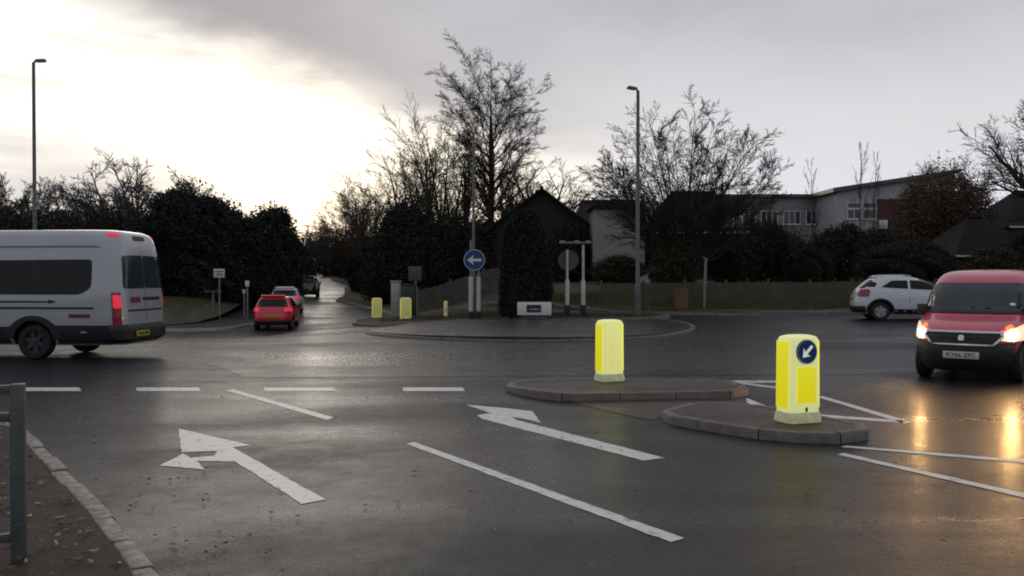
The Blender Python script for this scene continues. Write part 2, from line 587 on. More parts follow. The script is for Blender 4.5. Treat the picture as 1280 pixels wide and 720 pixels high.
# --- leaf litter (nobody could count it)
def leaves(name, region, n, size, mats, seed, lift, clus=0):
    r = random.Random(seed)
    V, F, MI = [], [], []
    xs, ys = [p[0] for p in region], [p[1] for p in region]
    i = 0
    while i < n:
        x, y = r.uniform(min(xs), max(xs)), r.uniform(min(ys), max(ys))
        if not inside((x, y), region): continue
        i += 1
        s = size * r.uniform(.5, 1.3)
        w = r.uniform(0, 6.28)
        c, q = math.cos(w), math.sin(w)
        z = zt(x, y) + lift
        o = len(V)
        curl = r.uniform(.05, .45) * s
        for a, b, h in ((-1, 0, curl), (-.3, -.45, .1 * s), (.5, -.35, .05 * s), (1, 0, curl * .8), (.5, .35, curl * .5), (-.3, .45, .1 * s)):
            V.append((x + (a * c - b * q) * s * .5, y + (a * q + b * c) * s * .5, z + h))
        F += [(o, o + 1, o + 2, o + 3), (o, o + 3, o + 4, o + 5)]
        k = r.choice([0, 0, 0, 1, 1, 2]) if len(mats) > 2 else 0
        MI += [k, k]
    me = bpy.data.meshes.new(name)
    me.from_pydata(V, [], F)
    ob = link_mesh(name, me, mats)
    me.polygons.foreach_set('material_index', MI)
    ob['kind'] = 'stuff'
    return ob


lm = [mat('brown leaf', (.045, .022, .010), .5, .4, 3), mat('rust leaf', (.16, .065, .022), .5, .4, 3), mat('pale leaf', (.34, .22, .12), .55, .3, 3)]
leaves('leaf_litter', [(1.4, 0), (-2.2, 4.9), (-5.6, 9.5), (-9, 11.8), (-14, 12), (-14, 2)], 9000, .06, lm, 5, .095)
leaves('gutter_leaves', [(-1.9, 4.9), (-5.3, 9.6), (-4.9, 9.8), (-3.2, 8.0), (-1.2, 4.9)], 90, .035, lm[:1] + lm[:1], 6, .012)
leaves('road_leaves', [(-5, 11), (-2, 4.9), (2.6, 5), (3, 8), (1, 12), (-4, 12.6)], 170, .035, lm, 8, .012)
leaves('road_leaves', [(2, 5), (8, 6), (9, 9), (4.5, 9.5), (2, 7.5)], 60, .04, lm[:1], 9, .012)
# ------------------------------------------------------------------ vehicles
def pchip(tab, z):
    if z <= tab[0][0]: return tab[0][1]
    if z >= tab[-1][0]: return tab[-1][1]
    for i in range(len(tab) - 1):
        if z <= tab[i + 1][0]: break
    def sl(k): return (tab[k + 1][1] - tab[k][1]) / (tab[k + 1][0] - tab[k][0])
    def tg(k):
        if k == 0: return sl(0)
        if k == len(tab) - 1: return sl(k - 1)
        a, b = sl(k - 1), sl(k)
        return 0 if a * b <= 0 else 2 * a * b / (a + b)
    h = tab[i + 1][0] - tab[i][0]
    t = (z - tab[i][0]) / h
    y0, y1, m0, m1 = tab[i][1], tab[i + 1][1], tg(i) * h, tg(i + 1) * h
    return y0 * (1 + 2 * t) * (1 - t) ** 2 + m0 * t * (1 - t) ** 2 + y1 * t * t * (3 - 2 * t) + m1 * t * t * (t - 1)


class Body:
    """car body as level plan outlines: rows of (z, x_rear, x_front, half_width, rear squareness, front squareness)"""
    def __init__(s, rows):
        s.rows = rows
        s.t = [[(r[0], r[k]) for r in rows] for k in range(1, 6)]

    def at(s, z): return [pchip(t, z) for t in s.t]

    def side(s, x, z, sg=1):
        xr, xf, b, nr, nf = s.at(z)
        xc, a = (xr + xf) / 2, (xf - xr) / 2
        n = nf if x > xc else nr
        k = min(1, abs(x - xc) / a)
        return Vector((x, sg * b * (1 - k ** n) ** (1 / n), z))

    def end(s, y, z, sg=1):
        xr, xf, b, nr, nf = s.at(z)
        xc, a = (xr + xf) / 2, (xf - xr) / 2
        n = nf if sg > 0 else nr
        k = min(1, abs(y) / b)
        return Vector((xc + sg * a * (1 - k ** n) ** (1 / n), y, z))

    def ring(s, z, N=72, grow=0.):
        xr, xf, b, nr, nf = s.at(z)
        xc, a = (xr + xf) / 2, (xf - xr) / 2 + grow
        b += grow
        out = []
        for k in range(N):
            w = 2 * math.pi * (k + .5) / N
            c, q = math.cos(w), math.sin(w)
            n = nf if c > 0 else nr
            out.append((xc + a * math.copysign(abs(c) ** (2 / n), c), b * math.copysign(abs(q) ** (2 / n), q), z))
        return out

    def build(s, parent, paint, dark, wheels, ra, name='body', N=72, sub=4):
        zs = []
        for a, b in zip(s.rows, s.rows[1:]):
            k = sub if b[0] - a[0] > .06 else 2
            zs += [a[0] + (b[0] - a[0]) * i / k for i in range(k)]
        zs.append(s.rows[-1][0])
        vs, fs = [], []
        for z in zs: vs += s.ring(z, N)
        for i in range(len(zs) - 1):
            for k in range(N):
                fs.append((i * N + k, i * N + (k + 1) % N, (i + 1) * N + (k + 1) % N, (i + 1) * N + k))
        fs += [tuple(range(N))[::-1], tuple(range((len(zs) - 1) * N, len(zs) * N))]
        me = bpy.data.meshes.new(name)
        me.from_pydata(vs, [], fs)
        o = link_mesh(name, me, [paint, dark], None)
        if wheels:
            mb = MB(); mb.m = 1
            for x, y in wheels:
                mb.lathe([(ra, abs(y) - .3), (ra, abs(y) + .4)] if y > 0 else [(ra, -abs(y) - .4), (ra, -abs(y) + .3)], 28, 'Y', (x, 0, ra * .86))
            cut = mb.build('arch_cutter', [paint, dark])
            md = o.modifiers.new('cut', 'BOOLEAN')
            md.operation, md.solver, md.object = 'DIFFERENCE', 'EXACT', cut
            bpy.context.view_layer.update()
            me2 = bpy.data.meshes.new_from_object(o.evaluated_get(bpy.context.evaluated_depsgraph_get()))
            o.modifiers.clear()
            o.data = me2
            bpy.data.objects.remove(cut, do_unlink=True)
            bpy.data.meshes.remove(me)
            me = me2
            me.name = name
        me.polygons.foreach_set('use_smooth', [True] * len(me.polygons))
        me.set_sharp_from_angle(angle=R(32))
        o.parent = parent
        return o

    def panel(s, name, face, poly, m, parent, off=.006, rad=.0, step=.12, depth=.02, smooth=True):
        """a fitted piece on the body's surface. face: 'L','R' -> poly in (x,z); 'F','B' -> poly in (y,z)"""
        fn = {'L': lambda u, v: s.side(u, v, 1), 'R': lambda u, v: s.side(u, v, -1),
              'F': lambda u, v: s.end(u, v, 1), 'B': lambda u, v: s.end(u, v, -1)}[face]
        if rad: poly = round_poly(poly, rad)
        vs, fs, ring = tri_poly(poly, step)
        flip = {'L': -1, 'R': 1, 'F': 1, 'B': -1}[face]
        V = []
        e = .004
        for p in vs:
            q = fn(*p)
            du, dv = fn(p[0] + e, p[1]) - fn(p[0] - e, p[1]), fn(p[0], p[1] + e) - fn(p[0], p[1] - e)
            nrm = du.cross(dv)
            nrm = nrm.normalized() * flip if nrm.length > 1e-9 else Vector((0, 0, 1))
            want = {'L': Vector((0, 1, 0)), 'R': Vector((0, -1, 0)), 'F': Vector((1, 0, 0)), 'B': Vector((-1, 0, 0))}[face]
            if nrm.dot(want) < 0: nrm = -nrm
            V.append((q + nrm * off, q + nrm * (off - depth)))
        n = len(V)
        verts = [v[0] for v in V] + [V[i][1] for i in ring]
        F = [tuple(t) for t in fs] + [(ring[i], n + i, n + (i + 1) % len(ring), ring[(i + 1) % len(ring)]) for i in range(len(ring))]
        me = bpy.data.meshes.new(name)
        me.from_pydata(verts, [], F)
        bm = bmesh.new(); bm.from_mesh(me)
        bmesh.ops.recalc_face_normals(bm, faces=bm.faces)
        c = {'L': (1, 1), 'R': (1, -1), 'F': (0, 1), 'B': (0, -1)}[face]
        if sum(f.normal[c[0]] * c[1] * f.calc_area() for f in bm.faces if len(f.verts) == 3) < 0:
            bmesh.ops.reverse_faces(bm, faces=bm.faces)
        bm.to_mesh(me); bm.free()
        me.polygons.foreach_set('use_smooth', [True] * len(me.polygons))
        me.set_sharp_from_angle(angle=R(40))
        return link_mesh(name, me, m, parent)

    def band(s, name, z0, z1, m, parent, grow=.012, x0=None, x1=None, N=96, nz=5):
        """bumper or sill band wrapping the outline between two heights, only where x0 < x < x1"""
        zs = [z0 + (z1 - z0) * i / nz for i in range(nz + 1)]
        ok = lambda p: (x0 is None or p[0] >= x0) and (x1 is None or p[0] <= x1)
        rings = [s.ring(z, N, grow if 0 < i < nz else grow * .2) for i, z in enumerate(zs)]
        keep = [k for k in range(N) if ok(rings[1][k]) and ok(rings[1][(k + 1) % N])]
        vs = [p for r_ in rings for p in r_]
        fs = [(i * N + k, i * N + (k + 1) % N, (i + 1) * N + (k + 1) % N, (i + 1) * N + k) for i in range(nz) for k in keep]
        me = bpy.data.meshes.new(name)
        me.from_pydata(vs, [], fs)
        bm = bmesh.new(); bm.from_mesh(me)
        bmesh.ops.delete(bm, geom=[v for v in bm.verts if not v.link_faces], context='VERTS')
        bmesh.ops.recalc_face_normals(bm, faces=bm.faces)
        fmid = bm.faces[:] and max(bm.faces, key=lambda f: abs(f.calc_center_median().x))
        if fmid and fmid.normal.x * fmid.calc_center_median().x < 0: bmesh.ops.reverse_faces(bm, faces=bm.faces)
        bm.to_mesh(me); bm.free()
        me.polygons.foreach_set('use_smooth', [True] * len(me.polygons))
        me.set_sharp_from_angle(angle=R(45))
        return link_mesh(name, me, m, parent)


M['glass'] = mat('dark car glass', (.006, .007, .009), .08, .2, 3, spec=.28)
M['glass_pale'] = mat('windscreen glass', (.035, .042, .046), .1, .3, 2, spec=.5)
M['black_plastic'] = mat('black bumper plastic', (.014, .014, .015), .5, .3, 14, .2, 90)
M['rubber'] = mat('tyre rubber', (.012, .012, .012), .75, .3, 20, .3, 60)
M['alloy'] = mat('alloy wheel', (.36, .36, .37), .35, .2, 10)
M['steel_wheel'] = mat('dull wheel trim', (.05, .05, .055), .45, .3, 10, metal=.3)
M['silver'] = mat('silver van paint', (.41, .425, .455), .32, .06, 1.5, metal=.25, coat=.6)
M['red'] = mat('red car paint', (.62, .014, .026), .35, .08, 1.5, coat=.8)
M['vred'] = mat('red van paint', (.60, .040, .09), .4, .08, 1.5, coat=.7)
M['white'] = mat('white car paint', (.62, .64, .68), .3, .05, 1.5, coat=.8)
M['dkcar'] = mat('dark car paint', (.018, .022, .026), .25, .1, 1.5, coat=.9)
M['chrome'] = mat('chrome trim', (.62, .62, .6), .15, .05, 6, metal=1.)
M['plate_white'] = mat('white number plate', (.62, .62, .6), .4, .05, 6)
M['plate_yellow'] = mat('yellow number plate', (.55, .40, .05), .4, .05, 6)
M['ink'] = mat('black lettering', (.01, .01, .012), .5, .1, 6)
M['maroon'] = mat('maroon lettering', (.16, .02, .05), .5, .1, 6)
M['tail'] = mat('lit tail lamp', (.4, .01, .02), .3, .1, 6, emit=(1, .04, .10), estr=.55)
M['tail_dim'] = mat('tail lamp lens', (.28, .01, .02), .25, .2, 14, coat=.5)
M['lens'] = mat('clear lamp lens', (.5, .5, .48), .15, .15, 20, coat=.6)
M['amber'] = mat('amber lamp', (.6, .12, .01), .3, .1, 6, emit=(1, .22, .03), estr=1.)
M['headlight'] = mat('lit headlamp', (.8, .75, .65), .3, .05, 6, emit=(1, .72, .40), estr=.85)
M['beam'] = mat('lit headlamp bulb', (.9, .8, .6), .3, .05, 6, emit=(1, .56, .20), estr=380.)


def wheel(parent, x, y, r, w, rim_m, spokes=5, n=30):
    sg = 1 if y > 0 else -1
    t = MB().lathe([(r * .6, -w * .3), (r * .62, -w / 2), (r * .9, -w / 2), (r * .98, -w * .38), (r, -w * .2), (r, w * .2), (r * .98, w * .38), (r * .9, w / 2), (r * .62, w / 2), (r * .6, w * .3), (r * .6, -w * .3)], n, 'Y', close=False)
    o = t.build('wheel', M['rubber'], parent, smooth=40)
    o.location = (x, y - sg * w / 2, r)
    q = MB()
    rr = r * .66
    f = sg * w * .42
    q.lathe([(rr, f - sg * .10), (rr, f), (rr * .9, f - sg * .01), (rr * .88, f - sg * .06), (.02, f - sg * .07)], n, 'Y')
    for k in range(spokes):
        a = 2 * math.pi * k / spokes + .3
        c, s = math.cos(a), math.sin(a)
        pts = []
        for rad, hw in ((rr * .12, .045), (rr * .92, .032)):
            for e in (-1, 1): pts.append((rad * c - e * hw * s, rad * s + e * hw * c))
        p = [pts[0], pts[2], pts[3], pts[1]]
        q.prism(p, f - sg * .05, f - sg * .012, 'Y')
    q.lathe([(rr * .24, f - sg * .05), (rr * .22, f - sg * .004), (.01, f - sg * .002)], 14, 'Y')
    q.build('rim', rim_m, o, smooth=35)
    return o


def mesh_text(name, body, size, m, parent, loc, rot, depth=.003, sx=1.):
    cu = bpy.data.curves.new(name, 'FONT')
    cu.body, cu.size, cu.align_x, cu.align_y, cu.extrude = body, size, 'CENTER', 'CENTER', depth
    t = bpy.data.objects.new(name, cu)
    COL.objects.link(t)
    bpy.context.view_layer.update()
    me = bpy.data.meshes.new_from_object(t.evaluated_get(bpy.context.evaluated_depsgraph_get()))
    bpy.data.objects.remove(t, do_unlink=True)
    o = link_mesh(name, me, m, parent)
    o.location, o.rotation_euler, o.scale = loc, rot, (sx, 1, 1)
    return o


def number_plate(parent, loc, rot, m, text):
    """plate standing in its own x-z plane, facing its -y"""
    p = MB().box((0, 0, 0), (.52, .012, .112)).build('number_plate', m, parent, bevel=.004)
    p.location, p.rotation_euler = loc, rot
    mesh_text('plate_lettering', text, .098, M['ink'], p, (0, -.0085, 0), (R(90), 0, 0), sx=1.0)
    return p


def mirror(parent, x, y, z, m, s=.2):
    sg = 1 if y > 0 else -1
    q = MB()
    q.box((x, y + sg * .09, z), (.12, .19, s), taper=.85)
    q.box((x + .02, y + sg * .0, z - s * .35), (.06, .12, .04))
    return q.build('wing_mirror', m, parent, bevel=.03)


# ---------------------------------------------------------------- silver minibus, driving off to the left
def minibus(loc, rz):
    t = thing('minibus', 'silver high roof minibus with dark side windows driving off to the left', 'minibus', loc, rz)
    B = Body([(.30, -3.30, 3.2, .90, 9, 5), (.42, -3.38, 3.32, .985, 9, 5), (.9, -3.36, 3.36, 1.02, 10, 5), (1.15, -3.345, 3.2, 1.02, 10, 5), (1.32, -3.335, 2.55, 1.015, 10, 6), (1.45, -3.325, 2.35, 1.005, 10, 6),
              (2.1, -3.27, 1.75, .95, 9, 6), (2.42, -3.22, 1.35, .915, 8, 6), (2.56, -3.17, 1.1, .88, 7, 6), (2.64, -3.08, .9, .80, 6, 5), (2.68, -2.9, .7, .62, 5, 5), (2.695, -2.5, .3, .3, 4, 4)])
    wx, wf = -1.48, 2.27
    B.build(t, M['silver'], M['black_plastic'], [(wx, 1.0), (wx, -1.0), (wf, 1.0), (wf, -1.0)], .45)
    for x in (wx, wf):
        for y in (1.0, -1.0): wheel(t, x, y, .365, .24, M['steel_wheel'], 6)
    for s, sg in (('L', 1), ('R', -1)):
        win = [(-2.72, 1.48), (-2.48, 1.34), (1.05, 1.34), (1.05, 2.03), (-2.72, 2.06)]
        w = B.panel('side_window', s, win, M['glass'], t, .008, .09, .16)
        for x in (-1.5, -.2):
            B.panel('window_divider', s, [(x - .02, 1.37), (x + .02, 1.37), (x + .02, 2.02), (x - .02, 2.02)], M['black_plastic'], w, .011, 0, .3, .006)
        B.panel('front_window', s, [(1.2, 1.36), (2.3, 1.36), (1.75, 1.99), (1.2, 2.02)], M['glass'], t, .008, .06, .15)
        # pressed swage lines and roof rail along the side
        B.panel('waist_moulding', s, [(-2.78, 1.045), (1.9, 1.045), (1.9, 1.085), (-2.78, 1.085)], M['black_plastic'], t, .016, 0, .3, .02)
        B.panel('roof_moulding', s, [(-2.9, 2.30), (1.1, 2.30), (1.1, 2.34), (-2.8, 2.345)], mat('grey moulding', (.19, .2, .22), .4), t, .006, 0, .3, .012)
        B.panel('sill', s, [(-3.18, .34), (wx - .52, .34), (wx - .44, .71), (-3.2, .71)], M['black_plastic'], t, .014, .02, .2, .02)
        B.panel('sill', s, [(wx + .52, .34), (wf - .52, .34), (wf - .5, .68), (wx + .44, .68)], M['black_plastic'], t, .014, .02, .2, .02)
        # black flare round the arch
        arch = [(wx + .60 * math.cos(R(a)), .37 + .54 * math.sin(R(a))) for a in range(4, 177, 12)] + [(wx + .44 * math.cos(R(a)), .37 + .44 * math.sin(R(a))) for a in range(176, 3, -12)]
        B.panel('arch_flare', s, arch, M['black_plastic'], t, .02, 0, .12, .03)
        # lettering on the flank, unreadable in the photo: a dark line ending in a pointer, and a maroon line
        B.panel('flank_lettering', s, [(-2.0, 1.19), (-1.82, 1.15), (-1.82, 1.175), (1.2, 1.165), (1.2, 1.215), (-1.82, 1.21), (-1.82, 1.24)], M['ink'], t, .003, 0, .3, .004)
        B.panel('flank_badge', s, [(-2.70, .86), (-2.25, .86), (-2.25, .94), (-2.70, .94)], M['maroon'], t, .003, 0, .3, .004)
        ref = B.panel('side_reflector', s, [(-2.62, .56), (-2.5, .56), (-2.5, .585), (-2.62, .585)], M['lens'], t, .02, 0, .3, .01)
        # tall tail lamp wrapping the corner
        lamp = B.panel('tail_light', s, [(-3.30, .72), (-3.15, .72), (-3.12, 1.38), (-3.27, 1.38)], M['tail_dim'], t, .012, .03, .05, .03)
        B.panel('brake_lamp', s, [(-3.285, 1.06), (-3.16, 1.06), (-3.145, 1.33), (-3.27, 1.33)], M['tail'], lamp, .018, .03, .04, .02)
        B.panel('marker_lamp', s, [(-3.12, 2.535), (-2.96, 2.535), (-2.96, 2.58), (-3.12, 2.58)], M['tail'], t, .012, 0, .06, .03)
        B.panel('marker_lamp', 'B', [(sg * .66, 2.535), (sg * .80, 2.535), (sg * .79, 2.59), (sg * .66, 2.59)], M['tail'], t, .02, 0, .06, .04)
        mirror(t, 2.28, sg * 1.0, 1.5, M['black_plastic'], .34)
        B.panel('rear_window', 'B', [(sg * .02, 1.46), (sg * .80, 1.46), (sg * .75, 2.14), (sg * .02, 2.16)], M['glass_pale'], t, .008, .07, .12)
        B.panel('headlight', 'F', [(sg * .55, .82), (sg * .92, .85), (sg * .9, 1.1), (sg * .7, 1.12)], M['lens'], t, .01, .03, .08)
    B.panel('door_seam', 'B', [(-.008, .62), (.008, .62), (.008, 2.45), (-.008, 2.45)], M['ink'], t, .002, 0, .3, .003)
    B.panel('rear_lettering', 'B', [(-.62, 1.2), (.1, 1.2), (.1, 1.27), (-.62, 1.27)], M['ink'], t, .003, 0, .3, .004)
    B.panel('rear_badge', 'B', [(.2, 1.16), (.6, 1.16), (.6, 1.28), (.2, 1.28)], M['maroon'], t, .003, 0, .3, .004)
    B.panel('rear_lettering', 'B', [(-.7, .98), (.7, .98), (.7, 1.02), (-.7, 1.02)], M['ink'], t, .003, 0, .3, .004)
    B.panel('brake_light', 'B', [(-.22, 2.47), (.22, 2.47), (.22, 2.56), (-.22, 2.56)], M['ink'], t, .014, .02, .1, .03)
    B.band('rear_bumper', .34, .72, M['black_plastic'], t, .045, None, -3.05)
    B.band('front_bumper', .34, .74, M['black_plastic'], t, .03, 2.75, None)
    B.panel('windscreen', 'F', [(-.86, 1.5), (.86, 1.5), (.8, 2.0), (-.8, 2.0)], M['glass'], t, .008, .06, .15)
    number_plate(t, (-3.455, .30, .52), (0, 0, R(-90)), M['plate_yellow'], 'FN68 VHB')
    return t


# ---------------------------------------------------------------- red van with its headlights on
def red_van(loc, rz):
    t = thing('van', 'red panel van with lit headlights and black bumper facing the camera', 'van', loc, rz)
    B = Body([(.20, -2.1, 2.02, .78, 8, 3.2), (.30, -2.16, 2.10, .85, 8, 3.0), (.5, -2.18, 2.14, .895, 8, 3.0), (.72, -2.18, 2.13, .905, 8, 3.0), (.84, -2.17, 2.04, .905, 8, 3.0), (.95, -2.165, 1.78, .90, 8, 3.2),
              (1.03, -2.16, 1.40, .89, 8, 3.6), (1.08, -2.15, 1.20, .885, 8, 4), (1.4, -2.11, .86, .835, 8, 4.4), (1.62, -2.06, .55, .775, 7, 4.4), (1.72, -2.02, .34, .735, 6, 4.2), (1.79, -1.94, .05, .665, 5, 4), (1.825, -1.8, -.3, .55, 5, 3.5), (1.84, -1.4, -.7, .3, 4, 3)])
    wx, wf = -1.36, 1.36
    B.build(t, M['vred'], M['black_plastic'], [(wx, .87), (wx, -.87), (wf, .87), (wf, -.87)], .375)
    for x in (wx, wf):
        for sg in (1, -1): wheel(t, x, sg * (B.side(x, .4).y - .01), .315, .2, M['steel_wheel'], 7)
    ws = B.panel('windscreen', 'F', [(-.75, 1.125), (.75, 1.125), (.665, 1.60), (-.665, 1.60)], M['glass_pale'], t, .008, .05, .1)
    B.panel('screen_surround', 'F', [(-.79, 1.085), (.79, 1.085), (.77, 1.125), (-.77, 1.125)], M['black_plastic'], t, .014, 0, .1, .03)
    tax = MB().lathe([(.045, -.003), (.045, .003)], 16, 'X').build('paper_disc', M['plate_white'], ws)
    q = B.end(.57, 1.24, 1); tax.location = q + Vector((.014, 0, .008)); tax.rotation_euler = (0, R(-55), R(18))
    for sg, s in ((1, 'L'), (-1, 'R')):
        # two wipers lying along the glass
        hl = B.panel('headlight', 'F', [(sg * .52, .70), (sg * .66, .675), (sg * .86, .70), (sg * .893, .75), (sg * .885, .88), (sg * .80, .95), (sg * .68, .88)], M['headlight'], t, .014, .03, .05, .03)
        bulb = B.panel('bulb', 'F', [(sg * .655 + .065 * math.cos(R(a)), .785 + .065 * math.sin(R(a))) for a in range(0, 360, 24)], M['beam'], hl, .022, 0, .05, .01)
        B.panel('indicator', s, [(1.62, .80), (1.80, .78), (1.76, .9), (1.6, .94)], M['amber'], t, .012, .02, .06, .02)
        B.panel('side_window', s, [(-.35, 1.14), (.98, 1.14), (.62, 1.56), (-.35, 1.58)], M['glass'], t, .008, .05, .12)
        B.panel('side_moulding', s, [(-.95, .58), (.93, .58), (.93, .68), (-.95, .68)], M['black_plastic'], t, .022, .02, .2, .03)
        B.panel('sill', s, [(wx + .42, .22), (wf - .42, .22), (wf - .42, .34), (wx + .42, .34)], M['black_plastic'], t, .01, 0, .2, .02)
        B.panel('door_seam', s, [(-.42, .36), (-.405, .36), (-.405, 1.65), (-.42, 1.65)], M['ink'], t, .002, 0, .3, .003)
        B.panel('tail_light', 'B', [(sg * .78, .9), (sg * .86, .9), (sg * .83, 1.4), (sg * .76, 1.4)], M['tail_dim'], t, .01, 0, .1)
        mirror(t, .86, sg * (B.side(.86, 1.14).y + .0), 1.13, M['black_plastic'], .2)
        w = MB(); a, b = B.end(sg * .08 + .1, 1.17, 1), B.end(sg * .35 + .32, 1.2, 1)
        w.tube([a + Vector((.03, 0, .01)), b + Vector((.03, 0, .01))], .008, 6)
        w.build('wiper', M['ink'], t)
        B.panel('fog_lamp', 'F', [(sg * .66, .40), (sg * .78, .40), (sg * .78, .47), (sg * .66, .47)], M['ink'], t, .03, .02, .06, .03)
    B.band('front_bumper', .19, .655, M['black_plastic'], t, .022, 1.70, None)
    B.band('rear_bumper', .27, .6, M['black_plastic'], t, .03, None, -1.8)
    g = B.panel('grille', 'F', [(-.40, .645), (.40, .645), (.53, .74), (.50, .785), (-.50, .785), (-.53, .74)], M['ink'], t, .024, .02, .1, .03)
    for poly in ([(-.56, .75), (-.43, .615), (.43, .615), (.56, .75), (.53, .76), (.41, .64), (-.41, .64), (-.53, .76)], [(-.56, .75), (-.53, .745), (-.50, .79), (.50, .79), (.53, .745), (.56, .75), (.52, .82), (-.52, .82)]):
        B.panel('chrome_surround', 'F', poly, M['chrome'], g, .04, 0, .1, .03)
    B.panel('badge', 'F', [(-.035, .69), (.035, .69), (.045, .73), (.03, .76), (-.03, .76), (-.045, .73)], M['chrome'], g, .04, .01, .06, .02)
    for z in (.685, .725):
        B.panel('grille_bar', 'F', [(-.47, z), (.47, z), (.47, z + .008), (-.47, z + .008)], M['black_plastic'], g, .028, 0, .2, .01)
    number_plate(t, (B.end(0, .46, 1).x + .035, 0, .46), (0, 0, R(90)), M['plate_white'], 'KY66 ZFC')
    return t


# ---------------------------------------------------------------- passenger cars
def small_suv(loc, rz):
    t = thing('car', 'white compact crossover car with black sills and grey alloy wheels beside the grass bank', 'car', loc, rz)
    B = Body([(.24, -1.98, 1.98, .74, 4, 3.2), (.36, -2.08, 2.08, .85, 4, 3), (.6, -2.10, 2.12, .885, 4, 3), (.82, -2.06, 2.06, .885, 4, 3), (.95, -2.02, 1.75, .87, 4, 3.2), (1.04, -1.98, 1.2, .85, 4, 3.6), (1.1, -1.94, 1.0, .83, 4, 4),
              (1.35, -1.66, .55, .73, 4.4, 4.4), (1.50, -1.46, .18, .65, 4.4, 4.4), (1.575, -1.30, -.12, .58, 4.4, 4), (1.61, -1.12, -.45, .45, 4, 3.6), (1.625, -.95, -.7, .2, 3, 3)])
    wx, wf = -1.24, 1.30
    B.build(t, M['white'], M['black_plastic'], [(wx, .85), (wx, -.85), (wf, .85), (wf, -.85)], .40)
    for x in (wx, wf):
        for sg in (1, -1): wheel(t, x, sg * (B.side(x, .4).y + .005), .345, .22, M['alloy'], 5)
    for sg, s in ((1, 'L'), (-1, 'R')):
        B.panel('rear_side_window', s, [(-1.22, 1.20), (-.32, 1.14), (-.32, 1.45), (-.85, 1.44)], M['glass'], t, .008, .05, .1)
        B.panel('front_side_window', s, [(-.24, 1.14), (.74, 1.10), (.42, 1.32), (.12, 1.44), (-.24, 1.455)], M['glass'], t, .008, .04, .1)
        B.panel('window_trim', s, [(-1.22, 1.165), (.82, 1.07), (.82, 1.085), (-1.22, 1.185)], M['chrome'], t, .01, 0, .15, .012)
        B.panel('sill', s, [(wx + .42, .26), (wf - .42, .26), (wf - .44, .42), (wx + .44, .42)], M['black_plastic'], t, .014, .03, .15, .02)
        for x in (wx, wf):
            arch = [(x + .475 * math.cos(R(a)), .34 + .465 * math.sin(R(a))) for a in range(0, 181, 15)] + [(x + .395 * math.cos(R(a)), .34 + .40 * math.sin(R(a))) for a in range(180, -1, -15)]
            B.panel('arch_trim', s, arch, M['black_plastic'], t, .016, 0, .1, .025)
        for x in (-.28, .82):
            B.panel('door_seam', s, [(x - .006, .44), (x + .006, .44), (x + .006, 1.05), (x - .006, 1.05)], M['ink'], t, .002, 0, .3, .003)
        B.panel('door_handle', s, [(-.62, .93), (-.44, .93), (-.44, .965), (-.62, .965)], M['chrome'], t, .02, .01, .1, .02)
        B.panel('door_handle', s, [(.42, .91), (.6, .91), (.6, .945), (.42, .945)], M['chrome'], t, .02, .01, .1, .02)
        B.panel('tail_light', s, [(-1.97, .86), (-1.58, 1.0), (-1.62, 1.13), (-1.86, 1.12), (-1.95, .98)], M['tail_dim'], t, .012, .03, .06, .02)
        B.panel('tail_light', 'B', [(sg * .60, .86), (sg * .78, .86), (sg * .76, 1.1), (sg * .62, 1.08)], M['tail_dim'], t, .012, .03, .08)
        B.panel('quarter_window', s, [(-1.68, 1.22), (-1.42, 1.21), (-1.34, 1.36), (-1.48, 1.40), (-1.58, 1.35)], M['glass'], t, .008, .03, .06)
        B.panel('headlight', 'F', [(sg * .5, .78), (sg * .82, .8), (sg * .8, .95), (sg * .6, .93)], M['lens'], t, .01, .02, .08)
        mirror(t, .72, sg * B.side(.72, 1.06).y, 1.06, M['white'], .15)
        q = MB().tube([(-1.2, sg * .54, 1.59), (-1.05, sg * .535, 1.635), (-.45, sg * .53, 1.645), (-.15, sg * .54, 1.60)], .017, 8)
        q.build('roof_rail', M['chrome'], t, smooth=60)
    B.panel('rear_window', 'B', [(-.62, 1.17), (.62, 1.17), (.54, 1.46), (-.54, 1.46)], M['glass'], t, .008, .05, .1)
    B.panel('windscreen', 'F', [(-.7, 1.13), (.7, 1.13), (.58, 1.5), (-.58, 1.5)], M['glass'], t, .008, .05, .1)
    B.band('rear_bumper', .28, .52, M['black_plastic'], t, .015, None, -1.7)
    B.band('front_bumper', .28, .5, M['black_plastic'], t, .015, 1.8, None)
    B.panel('spoiler', 'B', [(-.5, 1.53), (.5, 1.53), (.48, 1.57), (-.48, 1.57)], M['white'], t, .06, .015, .1, .09)
    number_plate(t, (-2.095, 0, .78), (0, 0, R(-90)), M['plate_yellow'], 'FX15 KJO')
    return t


